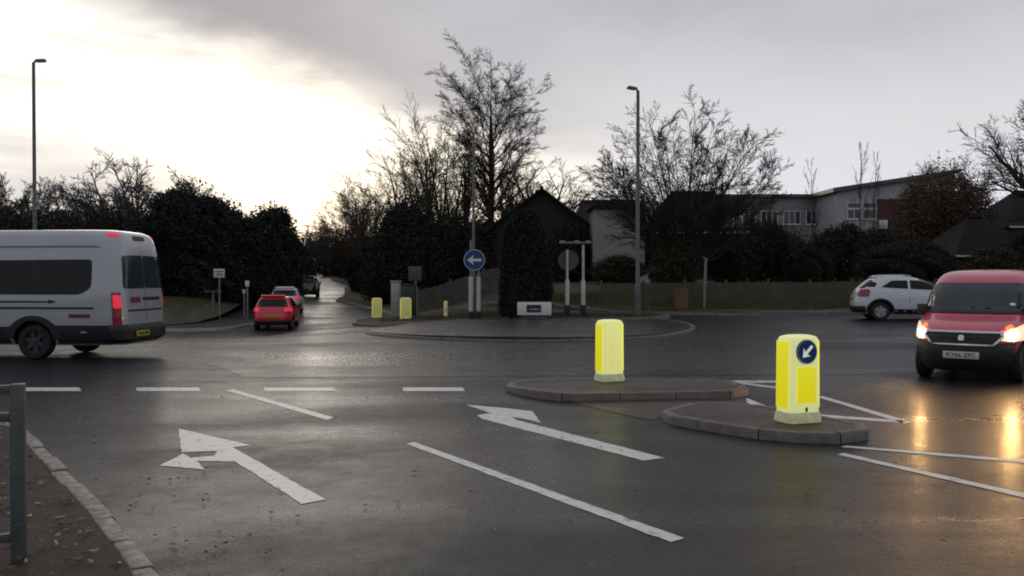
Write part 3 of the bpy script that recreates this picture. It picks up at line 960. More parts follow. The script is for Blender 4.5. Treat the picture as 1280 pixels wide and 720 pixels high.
def hatchback(loc, rz, label, paint, plate, white_plate=False, lit=True, scale=1.0, suv=False):
    t = thing('car', label, 'car', loc, rz)
    k = scale
    B = Body([(.22, -1.9, 1.9, .72, 4.5, 3.2), (.34, -2.0, 2.0, .84, 4.5, 3), (.55, -2.03, 2.03, .875, 4.5, 3), (.78, -1.99, 1.98, .875, 4.5, 3), (.90, -1.95, 1.7, .865, 4.5, 3.2), (.97, -1.92, 1.2, .85, 4.5, 3.6), (1.02, -1.88, 1.0, .83, 4.5, 4),
              (1.26, -1.68, .5, .72, 4.4, 4.4), (1.42, -1.52, .1, .63, 4.4, 4.4), (1.48, -1.42, -.2, .55, 4.4, 4), (1.51, -1.2, -.5, .4, 4, 3.6), (1.52, -.95, -.7, .2, 3, 3)])
    wx, wf = -1.24, 1.26
    B.build(t, paint, M['black_plastic'], [(wx, .84), (wx, -.84), (wf, .84), (wf, -.84)], .37, N=56, sub=3)
    for x in (wx, wf):
        for sg in (1, -1): wheel(t, x, sg * (B.side(x, .4).y - .005), .32, .21, M['alloy'], 5, 20)
    for sg, s in ((1, 'L'), (-1, 'R')):
        B.panel('side_window', s, [(-1.2, 1.08), (-.22, 1.03), (-.22, 1.37), (-.85, 1.36)], M['glass'], t, .008, .04, .12)
        B.panel('side_window', s, [(-.15, 1.03), (.78, 1.02), (.42, 1.27), (.1, 1.37), (-.15, 1.38)], M['glass'], t, .008, .04, .12)
        B.panel('sill', s, [(wx + .4, .24), (wf - .4, .24), (wf - .42, .36), (wx + .42, .36)], M['black_plastic'], t, .012, .02, .2, .02)
        B.panel('tail_light', 'B', [(sg * .52, .86), (sg * .83, .84), (sg * .81, 1.0), (sg * .55, 1.0)], M['tail'] if lit else M['tail_dim'], t, .012, .02, .08)
        B.panel('tail_light', s, [(-1.90, .84), (-1.66, .88), (-1.68, 1.0), (-1.86, 1.0)], M['tail'] if lit else M['tail_dim'], t, .012, .02, .06)
        B.panel('headlight', 'F', [(sg * .5, .72), (sg * .8, .74), (sg * .78, .88), (sg * .6, .86)], M['lens'], t, .01, .02, .08)
        mirror(t, .74, sg * B.side(.74, 1.0).y, 1.0, M['black_plastic'], .14)
    B.panel('rear_window', 'B', [(-.66, 1.05), (.66, 1.05), (.56, 1.38), (-.56, 1.38)], M['glass'], t, .008, .05, .1)
    B.panel('windscreen', 'F', [(-.7, 1.04), (.7, 1.04), (.56, 1.4), (-.56, 1.4)], M['glass'], t, .008, .05, .12)
    B.band('rear_bumper', .26, .46, M['black_plastic'], t, .014, None, -1.6, 72, 4)
    B.band('front_bumper', .26, .44, M['black_plastic'], t, .014, 1.75, None, 72, 4)
    B.panel('spoiler', 'B', [(-.5, 1.44), (.5, 1.44), (.48, 1.48), (-.48, 1.48)], paint, t, .1, .015, .1, .12)
    number_plate(t, (-2.035, 0, .64), (0, 0, R(-90)), M['plate_white'] if white_plate else M['plate_yellow'], plate)
    t.scale = (k, k, k)
    return t


minibus((-9.62 - 1.58, 17.75 + .98 + .10, 0), R(180 - 5))
red_van((7.26 + 2.0 * math.sin(R(37)), 13.9 + 2.0 * math.cos(R(37)), 0), R(270 - 37))
small_suv((14.62, 31.6, zt(14.6, 31.6) - .03), R(-11))
hatchback((-10.35, 38.2, zt(-10.35, 38.2)), R(97), 'red hatchback with lit tail lights driving away down the far road', M['red'], 'FY19 LUT', scale=.96)
hatchback((-13.0, 50, zt(-13.0, 50)), R(99), 'white hatchback ahead of the red one on the far road', M['white'], 'FP63 OGA', scale=1.0)
hatchback((-15.6, 66, zt(-15.6, 66)), R(100), 'dark car farthest down the road beneath the trees', M['dkcar'], 'FG12 NWE', lit=False, scale=1.05)
# ------------------------------------------------------------------ trees and shrubs
M['bark'] = mat('damp bark', (.022, .018, .015), .85, .4, 5, .8, 30, col2=(.05, .043, .036))
M['twig'] = mat('dark twigs', (.028, .021, .018), .85, .3, 2, col2=(.05, .038, .03))
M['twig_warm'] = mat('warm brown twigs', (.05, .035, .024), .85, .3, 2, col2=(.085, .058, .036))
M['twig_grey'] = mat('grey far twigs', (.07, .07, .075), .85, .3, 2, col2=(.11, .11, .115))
M['ever'] = mat('evergreen leaves', (.010, .016, .011), .9, .3, .8, col2=(.024, .033, .021))
M['ever_brown'] = mat('brown green leaves', (.018, .017, .011), .9, .3, .7, col2=(.034, .030, .019))
M['yew'] = mat('yew needles', (.006, .011, .006), .9, .3, 1.5, col2=(.016, .026, .013))
M['beech'] = mat('dead beech leaves', (.05, .030, .016), .7, .3, .8, col2=(.115, .066, .034))
M['hedge'] = mat('hedge leaves', (.012, .016, .008), .9, .3, .9, col2=(.034, .038, .020))
M['olive'] = mat('olive shrub leaves', (.022, .026, .011), .9, .3, .9, col2=(.055, .058, .026))


def perp(d, r):
    v = Vector((r.gauss(0, 1), r.gauss(0, 1), r.gauss(0, 1)))
    v = v - d * v.dot(d)
    return v.normalized()


def grow(seed, L):
    """L: list of per-level dicts: n children, len ratio, angle, wander, up pull, segments, start. returns (points, radii, level)"""
    r = random.Random(seed)
    out = []

    def branch(p, d, length, rad, lev):
        q = L[lev]
        segs = q['segs']
        pts, rads = [p.copy()], [rad]
        cur, dd = p.copy(), d.copy()
        end = rad * q.get('taper', .3)
        for i in range(segs):
            dd = (dd + perp(dd, r) * q['wander'] + Vector((0, 0, q['up']))).normalized()
            cur = cur + dd * (length / segs)
            pts.append(cur.copy())
            rads.append(max(q.get('rmin', .008), rad + (end - rad) * (i + 1) / segs))
        out.append((pts, rads, lev))
        if lev + 1 >= len(L): return
        c = L[lev + 1]
        n = c['n'] if isinstance(c['n'], int) else r.randint(*c['n'])
        for k in range(n):
            s = c.get('start', .3)
            t = s + (1 - s) * ((k + r.random()) / n)
            f = t * segs
            i = min(segs - 1, int(f))
            a, b = pts[i], pts[i + 1]
            pos = a.lerp(b, f - i)
            tang = (b - a).normalized()
            ang = R(r.uniform(*c['ang']))
            if 'anglen' in c: ang = R(c['ang'][0] + (c['ang'][1] - c['ang'][0]) * math.sqrt((k * .7548 + .3) % 1))
            side = perp(tang, r)
            if 'gold' in c:
                w = k * 2.4 + r.uniform(-.4, .4)
                u = tang.cross(Vector((1, 0, .1))).normalized()
                side = (u * math.cos(w) + tang.cross(u) * math.sin(w)).normalized()
            nd = (tang * math.cos(ang) + side * math.sin(ang)).normalized()
            if nd.z < c.get('minz', -.4): nd.z = abs(nd.z) * .5; nd.normalize()
            rr = rads[i] * c['rad'] * r.uniform(.8, 1.1)
            ln = length * c['len'] * r.uniform(*c.get('var', (.7, 1.15))) * (1 - c.get('shape', .4) * (t - s) / (1 - s + 1e-6))
            ln *= 1 - c.get('anglen', 0) * math.degrees(ang) / c['ang'][1]
            branch(pos, nd, ln, max(rr, c.get('rmin', .008)), lev + 1)

    q = L[0]
    for k in range(q.get('stems', 1)):
        d = Vector((r.uniform(-1, 1) * q.get('lean', .05), r.uniform(-1, 1) * q.get('lean', .05), 1)).normalized()
        branch(Vector((r.uniform(-.1, .1) * (q.get('stems', 1) > 1), 0, -.15)), d, q['length'] * r.uniform(.93, 1.03), q['radius'], 0)
    return out


def tubes_np(name, brs, sides, m, parent):
    groups = {}
    for pts, rads, lev in brs: groups.setdefault(len(pts), []).append((pts, rads))
    VV, FF, base = [], [], 0
    for n, lst in groups.items():
        P = np.array([[tuple(p) for p in b[0]] for b in lst])          # b,n,3
        Rd = np.array([b[1] for b in lst])                              # b,n
        T = np.empty_like(P)
        T[:, 1:-1] = P[:, 2:] - P[:, :-2]
        T[:, 0], T[:, -1] = P[:, 1] - P[:, 0], P[:, -1] - P[:, -2]
        T /= np.linalg.norm(T, axis=2, keepdims=True) + 1e-9
        ref = np.where(np.abs(T[:, :1, 2:3]) < .8, np.array([[[0, 0, 1.]]]), np.array([[[1., .2, 0]]]))
        A = np.cross(T, np.broadcast_to(ref, T.shape))
        A /= np.linalg.norm(A, axis=2, keepdims=True) + 1e-9
        B = np.cross(T, A)
        w = np.arange(sides) * 2 * np.pi / sides
        ring = (A[:, :, None] * np.cos(w)[None, None, :, None] + B[:, :, None] * np.sin(w)[None, None, :, None]) * Rd[:, :, None, None] + P[:, :, None]
        nb = len(lst)
        VV.append(ring.reshape(-1, 3))
        idx = np.arange(nb * n * sides).reshape(nb, n, sides) + base
        a, b2 = idx[:, :-1], idx[:, 1:]
        FF.append(np.stack([a, np.roll(a, -1, 2), np.roll(b2, -1, 2), b2], -1).reshape(-1, 4))
        base += nb * n * sides
    return mesh_np(name, np.concatenate(VV), np.concatenate(FF), 4, m, parent, smooth=True)


def bare_tree(loc, label, kind, seed, height, twig='twig', width=1., group='bare trees round the junction', cat='tree', name='bare_tree', rz=0., thick=1.):
    t = thing(name, label, cat, (*loc, zt(*loc)), rz, group)
    br = grow(seed, kind)
    # scale to the wanted height
    top = max(p.z for b in br for p in b[0])
    k = height / top
    wd = k * width
    tk = []
    for pts, rads, lev in br:
        tk.append(([Vector((p.x * wd, p.y * wd, p.z * k)) for p in pts], rads if lev < 2 else [q * thick for q in rads], lev))
    lim = 2 if len(kind) > 3 else 1
    tubes_np('trunk', [b for b in tk if b[2] < lim], 8, M['bark'], t)
    tubes_np('crown', [b for b in tk if b[2] >= lim], 3, M[twig], t)
    return t


SPREAD = [dict(length=1.8, radius=.24, segs=5, wander=.02, up=.0, taper=.85, lean=.01),
          dict(n=31, start=.4, ang=(1, 54), rad=.30, len=4.2, wander=.026, up=.0, segs=9, shape=.0, taper=.12, gold=1, minz=.2, var=(.96, 1.03), anglen=.30),
          dict(n=15, start=.2, ang=(22, 50), rad=.5, len=.26, wander=.08, up=.0, segs=5, shape=.35, taper=.3, var=(.8, 1.1)),
          dict(n=7, start=.1, ang=(22, 52), rad=.6, len=.48, wander=.12, up=.03, segs=3, shape=.4, rmin=.009, taper=.4),
          dict(n=6, start=.1, ang=(22, 50), rad=.6, len=.6, wander=.12, up=.01, segs=2, shape=.3, rmin=.007)]
TALL = [dict(length=15, radius=.30, segs=12, wander=.025, up=.015, taper=.18, lean=.07, stems=2),
        dict(n=20, start=.34, ang=(28, 62), rad=.40, len=.36, wander=.045, up=.055, segs=8, shape=.0, taper=.18, gold=1, var=(.94, 1.05)),
        dict(n=10, start=.15, ang=(24, 50), rad=.55, len=.34, wander=.09, up=.0, segs=5, shape=.35, taper=.3),
        dict(n=8, start=.1, ang=(24, 52), rad=.6, len=.5, wander=.12, up=.01, segs=3, shape=.4, rmin=.009, taper=.4),
        dict(n=6, start=.15, ang=(22, 50), rad=.6, len=.6, wander=.12, up=.01, segs=2, shape=.3, rmin=.007)]
UPRIGHT = [dict(length=10, radius=.16, segs=10, wander=.03, up=.02, taper=.15, lean=.16, stems=3),
           dict(n=10, start=.25, ang=(24, 58), rad=.42, len=.40, wander=.07, up=.07, segs=6, shape=.25, taper=.22, gold=1),
           dict(n=8, start=.12, ang=(24, 50), rad=.55, len=.40, wander=.11, up=.04, segs=4, shape=.35, taper=.35, rmin=.010),
           dict(n=7, start=.1, ang=(24, 50), rad=.6, len=.5, wander=.14, up=.04, segs=3, shape=.4, rmin=.008)]
YOUNG = [dict(length=5.5, radius=.06, segs=8, wander=.015, up=.03, taper=.15, lean=.02),
         dict(n=16, start=.25, ang=(14, 32), rad=.45, len=.34, wander=.04, up=.10, segs=5, shape=.6, taper=.3, rmin=.012),
         dict(n=5, start=.2, ang=(15, 35), rad=.6, len=.4, wander=.08, up=.08, segs=3, rmin=.009)]
OAK = [dict(length=4.0, radius=.40, segs=6, wander=.05, up=.0, taper=.8, lean=.06),
       dict(n=15, start=.45, ang=(12, 80), rad=.48, len=1.7, wander=.11, up=.045, segs=9, shape=.05, taper=.2, gold=1),
       dict(n=12, start=.15, ang=(25, 58), rad=.55, len=.42, wander=.14, up=.03, segs=6, shape=.4, taper=.3),
       dict(n=10, start=.1, ang=(25, 56), rad=.6, len=.46, wander=.16, up=.02, segs=3, shape=.4, rmin=.012, taper=.4),
       dict(n=5, start=.15, ang=(25, 56), rad=.6, len=.5, wander=.2, up=.02, segs=2, shape=.3, rmin=.008)]


def leaf_cloud(name, blobs, n, size, m, parent, seed, shell=.55, flat=.0):
    """leaf-sized faces through the volume of several ellipsoids (cx,cy,cz, rx,ry,rz)"""
    g = np.random.default_rng(seed)
    vol = np.array([b[3] * b[4] * b[5] for b in blobs]) ** .75
    cnt = np.maximum(20, (n * vol / vol.sum()).astype(int))
    P, N = [], []
    for b, k in zip(blobs, cnt):
        d = g.normal(size=(k, 3))
        d /= np.linalg.norm(d, axis=1, keepdims=True)
        rad = np.clip(g.normal(.86, .12, k), .15, 1.06)
        # uneven, clumped outline
        ph = g.uniform(0, 6.28, (4, 3))
        fr = g.uniform(2.0, 5.0, (4, 3))
        lump = sum(np.sin((d * fr[i]).sum(1) * 2.2 + ph[i, 0]) for i in range(4)) * .085
        rad = rad * (1 + lump)
        P.append(d * rad[:, None] * np.array(b[3:6]) + np.array(b[:3]))
        N.append(d)
    P, N = np.concatenate(P), np.concatenate(N)
    keep = P[:, 2] > .02
    P, N = P[keep], N[keep]
    k = len(P)
    nn = N * .5 + g.normal(size=(k, 3)) * .75
    nn /= np.linalg.norm(nn, axis=1, keepdims=True)
    a = np.cross(nn, g.normal(size=(k, 3)))
    a /= np.linalg.norm(a, axis=1, keepdims=True)
    b = np.cross(nn, a)
    s = size * g.uniform(.5, 1.35, k)[:, None]
    V = np.stack([P - a * s, P + b * s * .55 + nn * s * .15, P + a * s, P - b * s * .55 + nn * s * .15], 1).reshape(-1, 3)
    F = np.arange(k * 4).reshape(k, 4)
    return mesh_np(name, V, F, 4, m, parent)


def evergreen(loc, label, blobs, n, size, m='ever', seed=1, name='evergreen_tree', cat='tree', group=None, trunk=.2, height=None):
    n, size = int(n * 2.6), size * .58
    t = thing(name, label, cat, (*loc, zt(*loc)), 0, group)
    leaf_cloud('crown', blobs, n, size, M[m], t, seed)
    # dark twiggy core so the crown is not hollow
    r = random.Random(seed)
    mb = MB()
    top = max(b[2] + b[5] * .6 for b in blobs)
    mb.tube([(0, 0, -.2), (r.uniform(-.1, .1), 0, top * .4), (r.uniform(-.2, .2), 0, top * .92)], [trunk, trunk * .7, trunk * .25], 8)
    for b in blobs:
        for k in range(5):
            z0 = max(.2, min(top * .8, b[2] - b[5] * r.uniform(.3, .9)))
            e = Vector((b[0] + b[3] * r.uniform(-.7, .7), b[1] + b[4] * r.uniform(-.7, .7), max(.2, b[2] + b[5] * r.uniform(-.2, .7))))
            mb.tube([(0, 0, z0), e * .5 + Vector((0, 0, z0 * .5 + .2)), e], [trunk * .4, trunk * .25, trunk * .1], 5)
    mb.build('trunk', M['bark'], t, smooth=60)
    return t


def at(px, Y): return (PX(px, Y), Y)


def H(py, px, Y):
    """height above the terrain of something whose top shows at row py"""
    return PZ(py, Y) - zt(PX(px, Y), Y)


# ---- the big tree in the middle and its neighbours
Y = 60
bare_tree(at(612, Y), 'tallest bare tree, twin trunk rising above the keep left sign', TALL, 11, H(52, 612, Y), width=1.2)
bare_tree(at(548, 62), 'upright bare tree with ivy dark trunks just left of the tallest tree', UPRIGHT, 21, H(128, 548, 62), 'twig_warm', 1.0)
bare_tree(at(575, 58), 'narrow bare tree crowded against the tallest trunk', UPRIGHT, 22, H(150, 575, 58), 'twig_warm', .8)
bare_tree(at(506, 66), 'bare brown tree in the row, second left of the tallest', UPRIGHT, 23, H(182, 506, 66), 'twig_warm', 1.15)
bare_tree(at(472, 71), 'bare brown tree in the middle of the row sloping down to the far road', UPRIGHT, 24, H(205, 472, 71), 'twig_warm', 1.3)
bare_tree(at(452, 77), 'last low bare tree of the row beside the far road', SPREAD, 25, H(228, 452, 77), 'twig_warm', 1.0)
bare_tree(at(676, 62), 'low spreading bare tree behind the dark pitched roof', OAK, 26, H(185, 676, 62), 'twig_warm', 1.15)
bare_tree(at(630, 56), 'smaller bare tree in front of the tallest trunk', UPRIGHT, 27, H(190, 630, 56), 'twig', 1.0)
for px, Yy, py, sd, w, lab in ((524, 60, 150, 201, 1.3, 'bare tree with a fanned brown top left of the upright ivy dark trunks'), (490, 63, 186, 202, 1.35, 'bushy bare tree in front of the sloping row'), (455, 68, 214, 203, 1.4, 'broad low bare tree in the sloping row'),
                               (440, 80, 246, 204, 1.5, 'smallest bare tree at the low end of the sloping row'), (447, 74, 228, 205, 1.4, 'round headed bare tree near the low end of the row'), (560, 64, 118, 206, 1.15, 'second tallest bare tree, brown top reaching the lamp head'),
                               (540, 57, 176, 207, 1.3, 'thick set bare tree low before the upright ones'), (590, 62, 170, 208, 1.0, 'thin bare tree squeezed behind the lamp column'), (650, 60, 205, 209, 1.2, 'bare brown tree right of the tallest trunk above the roof')):
    bare_tree(at(px, Yy), lab, UPRIGHT, sd, H(py, px, Yy), 'twig_warm', w)
# ---- round crown by the right lamp
bare_tree(at(855, 41), 'wide round bare tree beside the central street lamp', SPREAD, 36, H(124, 855, 41), width=1.05, thick=1.1)
# ---- right edge
bare_tree((28.3, 42), 'rugged bare tree at the right edge above the bungalow', OAK, 41, H(62, 1300, 42), 'twig', 1.0)
bare_tree(at(1180, 72), 'small bare crown showing over the school roof end', SPREAD, 42, H(196, 1180, 72), 'twig_warm', .8)
for px, Yy, py, lab in ((1016, 58, 195, 'thin young bare tree in front of the long school wing'), (1074, 50, 176, 'tallest thin sapling with a pale lower stem by the school windows'), (1091, 54, 188, 'thin sapling just right of the pale stemmed one')):
    bare_tree(at(px, Yy), lab, YOUNG, px, H(py, px, Yy), 'twig', .8, group='thin saplings before the school')
# ---- left skyline
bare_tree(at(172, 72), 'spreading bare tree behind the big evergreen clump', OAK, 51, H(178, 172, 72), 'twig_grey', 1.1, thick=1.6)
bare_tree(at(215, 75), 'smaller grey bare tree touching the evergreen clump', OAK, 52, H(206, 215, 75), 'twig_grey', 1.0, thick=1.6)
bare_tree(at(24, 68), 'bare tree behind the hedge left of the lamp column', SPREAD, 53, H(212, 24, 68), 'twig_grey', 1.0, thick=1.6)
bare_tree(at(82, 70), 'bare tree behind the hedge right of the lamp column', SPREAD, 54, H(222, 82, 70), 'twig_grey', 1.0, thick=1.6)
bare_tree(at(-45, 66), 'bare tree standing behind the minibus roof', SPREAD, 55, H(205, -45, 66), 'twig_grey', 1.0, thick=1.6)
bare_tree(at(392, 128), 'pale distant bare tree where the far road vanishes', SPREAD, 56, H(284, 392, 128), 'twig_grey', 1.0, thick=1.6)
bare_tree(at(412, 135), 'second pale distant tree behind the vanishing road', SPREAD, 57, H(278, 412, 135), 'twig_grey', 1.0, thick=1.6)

# ---- evergreens on the left
g = 'evergreens left of the far road'
evergreen(at(240, 52), 'largest dark evergreen, rounded crown behind the white signboard', [(-.3, 0, 4.9, 2.5, 2.3, 2.5), (1.3, .3, 4.5, 2.2, 2, 2.1), (-1.6, 0, 3.4, 2.3, 2.0, 2.3), (.6, 0, 2.0, 3.4, 2.3, 2.2), (1.2, -.3, 5.9, 1.1, 1.1, .9), (-1.1, .2, 6.3, 1.2, 1.1, .9)], 20000, .17, 'ever', 61, group=g, trunk=.3)
evergreen(at(336, 53), 'dark evergreen with a stepped crown nearest the far road', [(.1, 0, 4.5, 1.6, 1.6, 1.7), (-.6, 0, 3.2, 1.5, 1.5, 2.0), (.9, 0, 3.0, 1.3, 1.4, 2.0), (.2, 0, 1.5, 1.9, 1.6, 1.6), (.5, 0, 5.6, .8, .8, .7)], 13000, .16, 'ever', 62, group=g, trunk=.25)
evergreen(at(292, 56), 'evergreen filling the gap between the two dark crowns', [(0, 0, 3.6, 2.0, 1.8, 2.2), (.5, 0, 1.7, 2.2, 1.8, 1.8), (-.3, 0, 5.3, 1.1, 1.1, 1.0)], 10000, .17, 'ever', 63, group=g)
evergreen(at(172, 55), 'lower evergreen shading into the hedge behind the minibus', [(0, 0, 3.2, 2.4, 2, 2.0), (.9, 0, 4.3, 1.5, 1.4, 1.2), (-1, 0, 1.8, 2.2, 2, 1.9)], 11000, .17, 'ever_brown', 64, group=g)
evergreen(at(74, 56), 'small dark clump rising over the hedge by the left lamp', [(0, 0, 4.3, 1.5, 1.2, 1.7), (.9, 0, 3.8, 1.2, 1.1, 1.2), (-.3, 0, 2, 1.6, 1.3, 1.7)], 7000, .16, 'ever_brown', 65, group=g)
for px, Yy, py, s in ((366, 100, 306, 66), (408, 114, 321, 67), (436, 104, 308, 68), (350, 96, 292, 69), (456, 96, 300, 70)):
    h = H(py, px, Yy)
    evergreen(at(px, Yy), ['dark far tree on the left of the road end', 'dark far tree straight above the road end', 'dark far tree right of the road end', 'dark far tree half hidden behind the evergreen nearest the road', 'dark far tree behind the lowest bare tree of the row'][s - 66],
              [(0, 0, h * .62, h * .5, h * .4, h * .4), (.4, 0, h * .32, h * .6, h * .4, h * .36)], 5000, .26, 'ever_brown', s, group='dark trees closing the far road')


def hedge(name, label, pts, h, w, n, size, m, seed, dome=.25, group=None):
    """a clipped hedge following a line on the ground"""
    n, size = int(n * 2.4), size * .6
    t = thing(name, label, 'hedge', (*pts[0], zt(*pts[0])), 0, group)
    g_ = np.random.default_rng(seed)
    P0, Q, Z = [], [], []
    segs = list(zip(pts, pts[1:]))
    tot = sum(math.dist(a, b) for a, b in segs)
    V = []
    bx = MB()
    for a, b in segs:
        L_ = math.dist(a, b)
        k = int(n * L_ / tot)
        u = g_.uniform(0, 1, k)
        d = np.array([(b[0] - a[0]) / L_, (b[1] - a[1]) / L_])
        nrm = np.array([-d[1], d[0]])
        th = g_.uniform(0, math.pi, k)
        rr = np.clip(g_.normal(.93, .1, k), .3, 1.15)
        q = np.sign(np.cos(th)) * np.abs(np.cos(th)) ** .5 * rr * w / 2
        top = h * (1 + .06 * np.sin(u * L_ * 1.3) + .04 * np.sin(u * L_ * 3.7 + 1))
        z = np.abs(np.sin(th)) ** .6 * rr * top
        x = a[0] + (b[0] - a[0]) * u + nrm[0] * q
        y = a[1] + (b[1] - a[1]) * u + nrm[1] * q
        base = np.array([zt(float(i), float(j)) for i, j in zip(x, y)])
        V.append(np.stack([x - pts[0][0], y - pts[0][1], z + base - zt(*pts[0])], 1))
        mid = ((a[0] + b[0]) / 2, (a[1] + b[1]) / 2)
        bx.box((mid[0] - pts[0][0], mid[1] - pts[0][1], zt(*mid) - zt(*pts[0]) + h * .4), (L_, w * .5, h * .8 + .4), math.atan2(d[1], d[0]))
    P = np.concatenate(V)
    k = len(P)
    nn = g_.normal(size=(k, 3)); nn /= np.linalg.norm(nn, axis=1, keepdims=True)
    a = np.cross(nn, g_.normal(size=(k, 3))); a /= np.linalg.norm(a, axis=1, keepdims=True)
    b = np.cross(nn, a)
    s = size * g_.uniform(.5, 1.3, k)[:, None]
    mesh_np('foliage', np.stack([P - a * s, P + b * s * .6, P + a * s, P - b * s * .6], 1).reshape(-1, 3), np.arange(k * 4).reshape(k, 4), 4, M[m], t)
    bx.build('stems', M['bark'], t)
    return t


def shrub(px, Yy, py, wpx, label, m, seed, n=6000, size=.12, cat='shrub', name='shrub', group='shrubs along the bank', sq=.5):
    """rounded shrub whose top shows at row py and whose width is wpx pixels"""
    h = H(py, px, Yy)
    w = wpx / F_PX * Yy / 2
    r = random.Random(seed)
    bl = [(0, 0, h * .5, w, w * .8, h * .52)]
    if sq: bl += [(w * r.uniform(-.55, .55), w * r.uniform(-.3, .3), h * r.uniform(.4, .78), w * r.uniform(.35, .6), w * .5, h * r.uniform(.22, .34)) for _ in range(5)]
    return evergreen(at(px, Yy), label, bl, n, size, m, seed, name, cat, group, trunk=.09)


hedge('tall_hedge', 'long tall brown hedge behind the silver minibus', [(-36, 47), (-28, 47), (-20.5, 47)], 5.2, 2.2, 16000, .15, 'ever_brown', 71)
gs = 'dark undergrowth below the bare trees'
shrub(450, 72, 316, 34, 'shrub at the foot of the bare row nearest the far road', 'ever_brown', 81, 6000, .17, group=gs)
shrub(474, 62, 296, 56, 'broad dark shrub under the middle of the bare row', 'ever', 82, 9000, .17, group=gs)
shrub(515, 55, 256, 92, 'tall dark shrub mound left of the keep left sign', 'ever', 83, 14000, .17, group=gs)
shrub(566, 54, 272, 60, 'dark shrub directly behind the keep left sign', 'ever', 84, 8000, .16, group=gs)
shrub(486, 57, 312, 66, 'lower shrub in front of the tall dark mound', 'ever_brown', 85, 7000, .16, group=gs)
shrub(604, 53, 272, 44, 'dark shrub between the sign and the pitched roof', 'ever', 86, 6000, .15, group=gs)
shrub(712, 51.5, 284, 54, 'dark shrub between the yew and the pale gable', 'ever_brown', 88, 6000, .14, group=gs)

gb = 'shrubs along the bank'
shrub(842, 40.5, 300, 58, 'ivy green thicket round the foot of the wide bare tree', 'olive', 91, 8000, .12)
shrub(912, 44, 292, 70, 'dark shrub right of the white post', 'hedge', 92, 9000, .12)
shrub(958, 46, 278, 66, 'tall dark shrub under the long school wing', 'hedge', 93, 9000, .12)
shrub(1011, 43, 311, 56, 'ball shaped green bush on the bank', 'ever', 94, 9000, .09, sq=0)
shrub(1050, 47, 286, 74, 'brownish shrub left of the school windows', 'ever_brown', 95, 9000, .12)
shrub(1105, 49, 288, 80, 'brown thicket under the maroon panel', 'ever_brown', 96, 9000, .12)
shrub(1134, 42.5, 306, 108, 'broad domed hedge bush above the white car', 'hedge', 97, 12000, .10, sq=0)
shrub(1245, 41, 312, 60, 'green bush beside the bungalow wall', 'olive', 98, 7000, .11)
shrub(1300, 43, 290, 90, 'dark bush at the right edge behind the red van', 'hedge', 99, 8000, .12)
shrub(985, 50, 292, 60, 'dark bush between the ball shaped bush and the school', 'hedge', 100, 7000, .12)
shrub(775, 47, 322, 70, 'low shrub under the pale gable', 'olive', 101, 6000, .11)
# brown leaved tree by the school
h = H(206, 1180, 55)
evergreen(at(1178, 55), 'rounded tree still holding brown leaves beside the school', [(0, 0, h * .66, 2.5, 2.2, h * .33), (-1.2, 0, h * .5, 1.9, 1.8, h * .3), (1.3, 0, h * .52, 1.9, 1.8, h * .3), (.2, 0, h * .32, 2.3, 2, h * .3)], 15000, .13, 'beech', 110, 'beech_tree', 'tree', trunk=.2)

# clipped yew on the roundabout
def yew(loc, h, w):
    t = thing('topiary_tree', 'dark column shaped yew clipped to a round top on the roundabout', 'tree', (*loc, zt(*loc) + .12))
    g_ = np.random.default_rng(5)
    k = 26000
    u = g_.uniform(0, 1, k) ** .9
    prof = np.interp(u, [0, .12, .32, .58, .80, .91, .965, 1], [.92, 1, .97, .88, .74, .58, .38, .05]) * w / 2
    th = g_.uniform(0, 2 * np.pi, k)
    rr = prof * np.clip(g_.normal(.95, .07, k), .5, 1.12) * (1 + .05 * np.sin(th * 3 + u * 7) + .03 * np.sin(th * 7 - u * 15))
    P = np.stack([rr * np.cos(th), rr * np.sin(th), u * h + .05], 1)
    nn = g_.normal(size=(k, 3)); nn /= np.linalg.norm(nn, axis=1, keepdims=True)
    a = np.cross(nn, g_.normal(size=(k, 3))); a /= np.linalg.norm(a, axis=1, keepdims=True)
    b = np.cross(nn, a)
    s = .06 * g_.uniform(.5, 1.4, k)[:, None]
    mesh_np('crown', np.stack([P - a * s, P + b * s * .5, P + a * s, P - b * s * .5], 1).reshape(-1, 3), np.arange(k * 4).reshape(k, 4), 4, M['yew'], t)
    MB().tube([(0, 0, -.2), (.02, 0, h * .5), (0, 0, h * .9)], [.16, .12, .03], 10).build('trunk', M['bark'], t)


yew(at(656, 33.7), H(262, 656, 33.7) - .12, 1.95)

# grass blades on the banks: rough winter grass
def grass(name, region, n, hgt, m, seed, lift):
    g_ = np.random.default_rng(seed)
    xs, ys = [p[0] for p in region], [p[1] for p in region]
    pts = []
    r = random.Random(seed)
    while len(pts) < n:
        x, y = r.uniform(min(xs), max(xs)), r.uniform(min(ys), max(ys))
        if inside((x, y), region): pts.append((x, y, zt(x, y) + lift(x, y)))
    P = np.array(pts)
    w = g_.uniform(0, 6.28, n)
    d = np.stack([np.cos(w), np.sin(w), np.zeros(n)], 1)
    hh = hgt * g_.uniform(.4, 1.3, n)
    tip = np.stack([g_.normal(0, .4, n) * hh, g_.normal(0, .4, n) * hh, hh], 1)
    V = np.stack([P - d * .016, P + d * .016, P + tip], 1).reshape(-1, 3)
    o = mesh_np(name, V, np.arange(n * 3).reshape(n, 3), 3, m)
    o['kind'] = 'stuff'


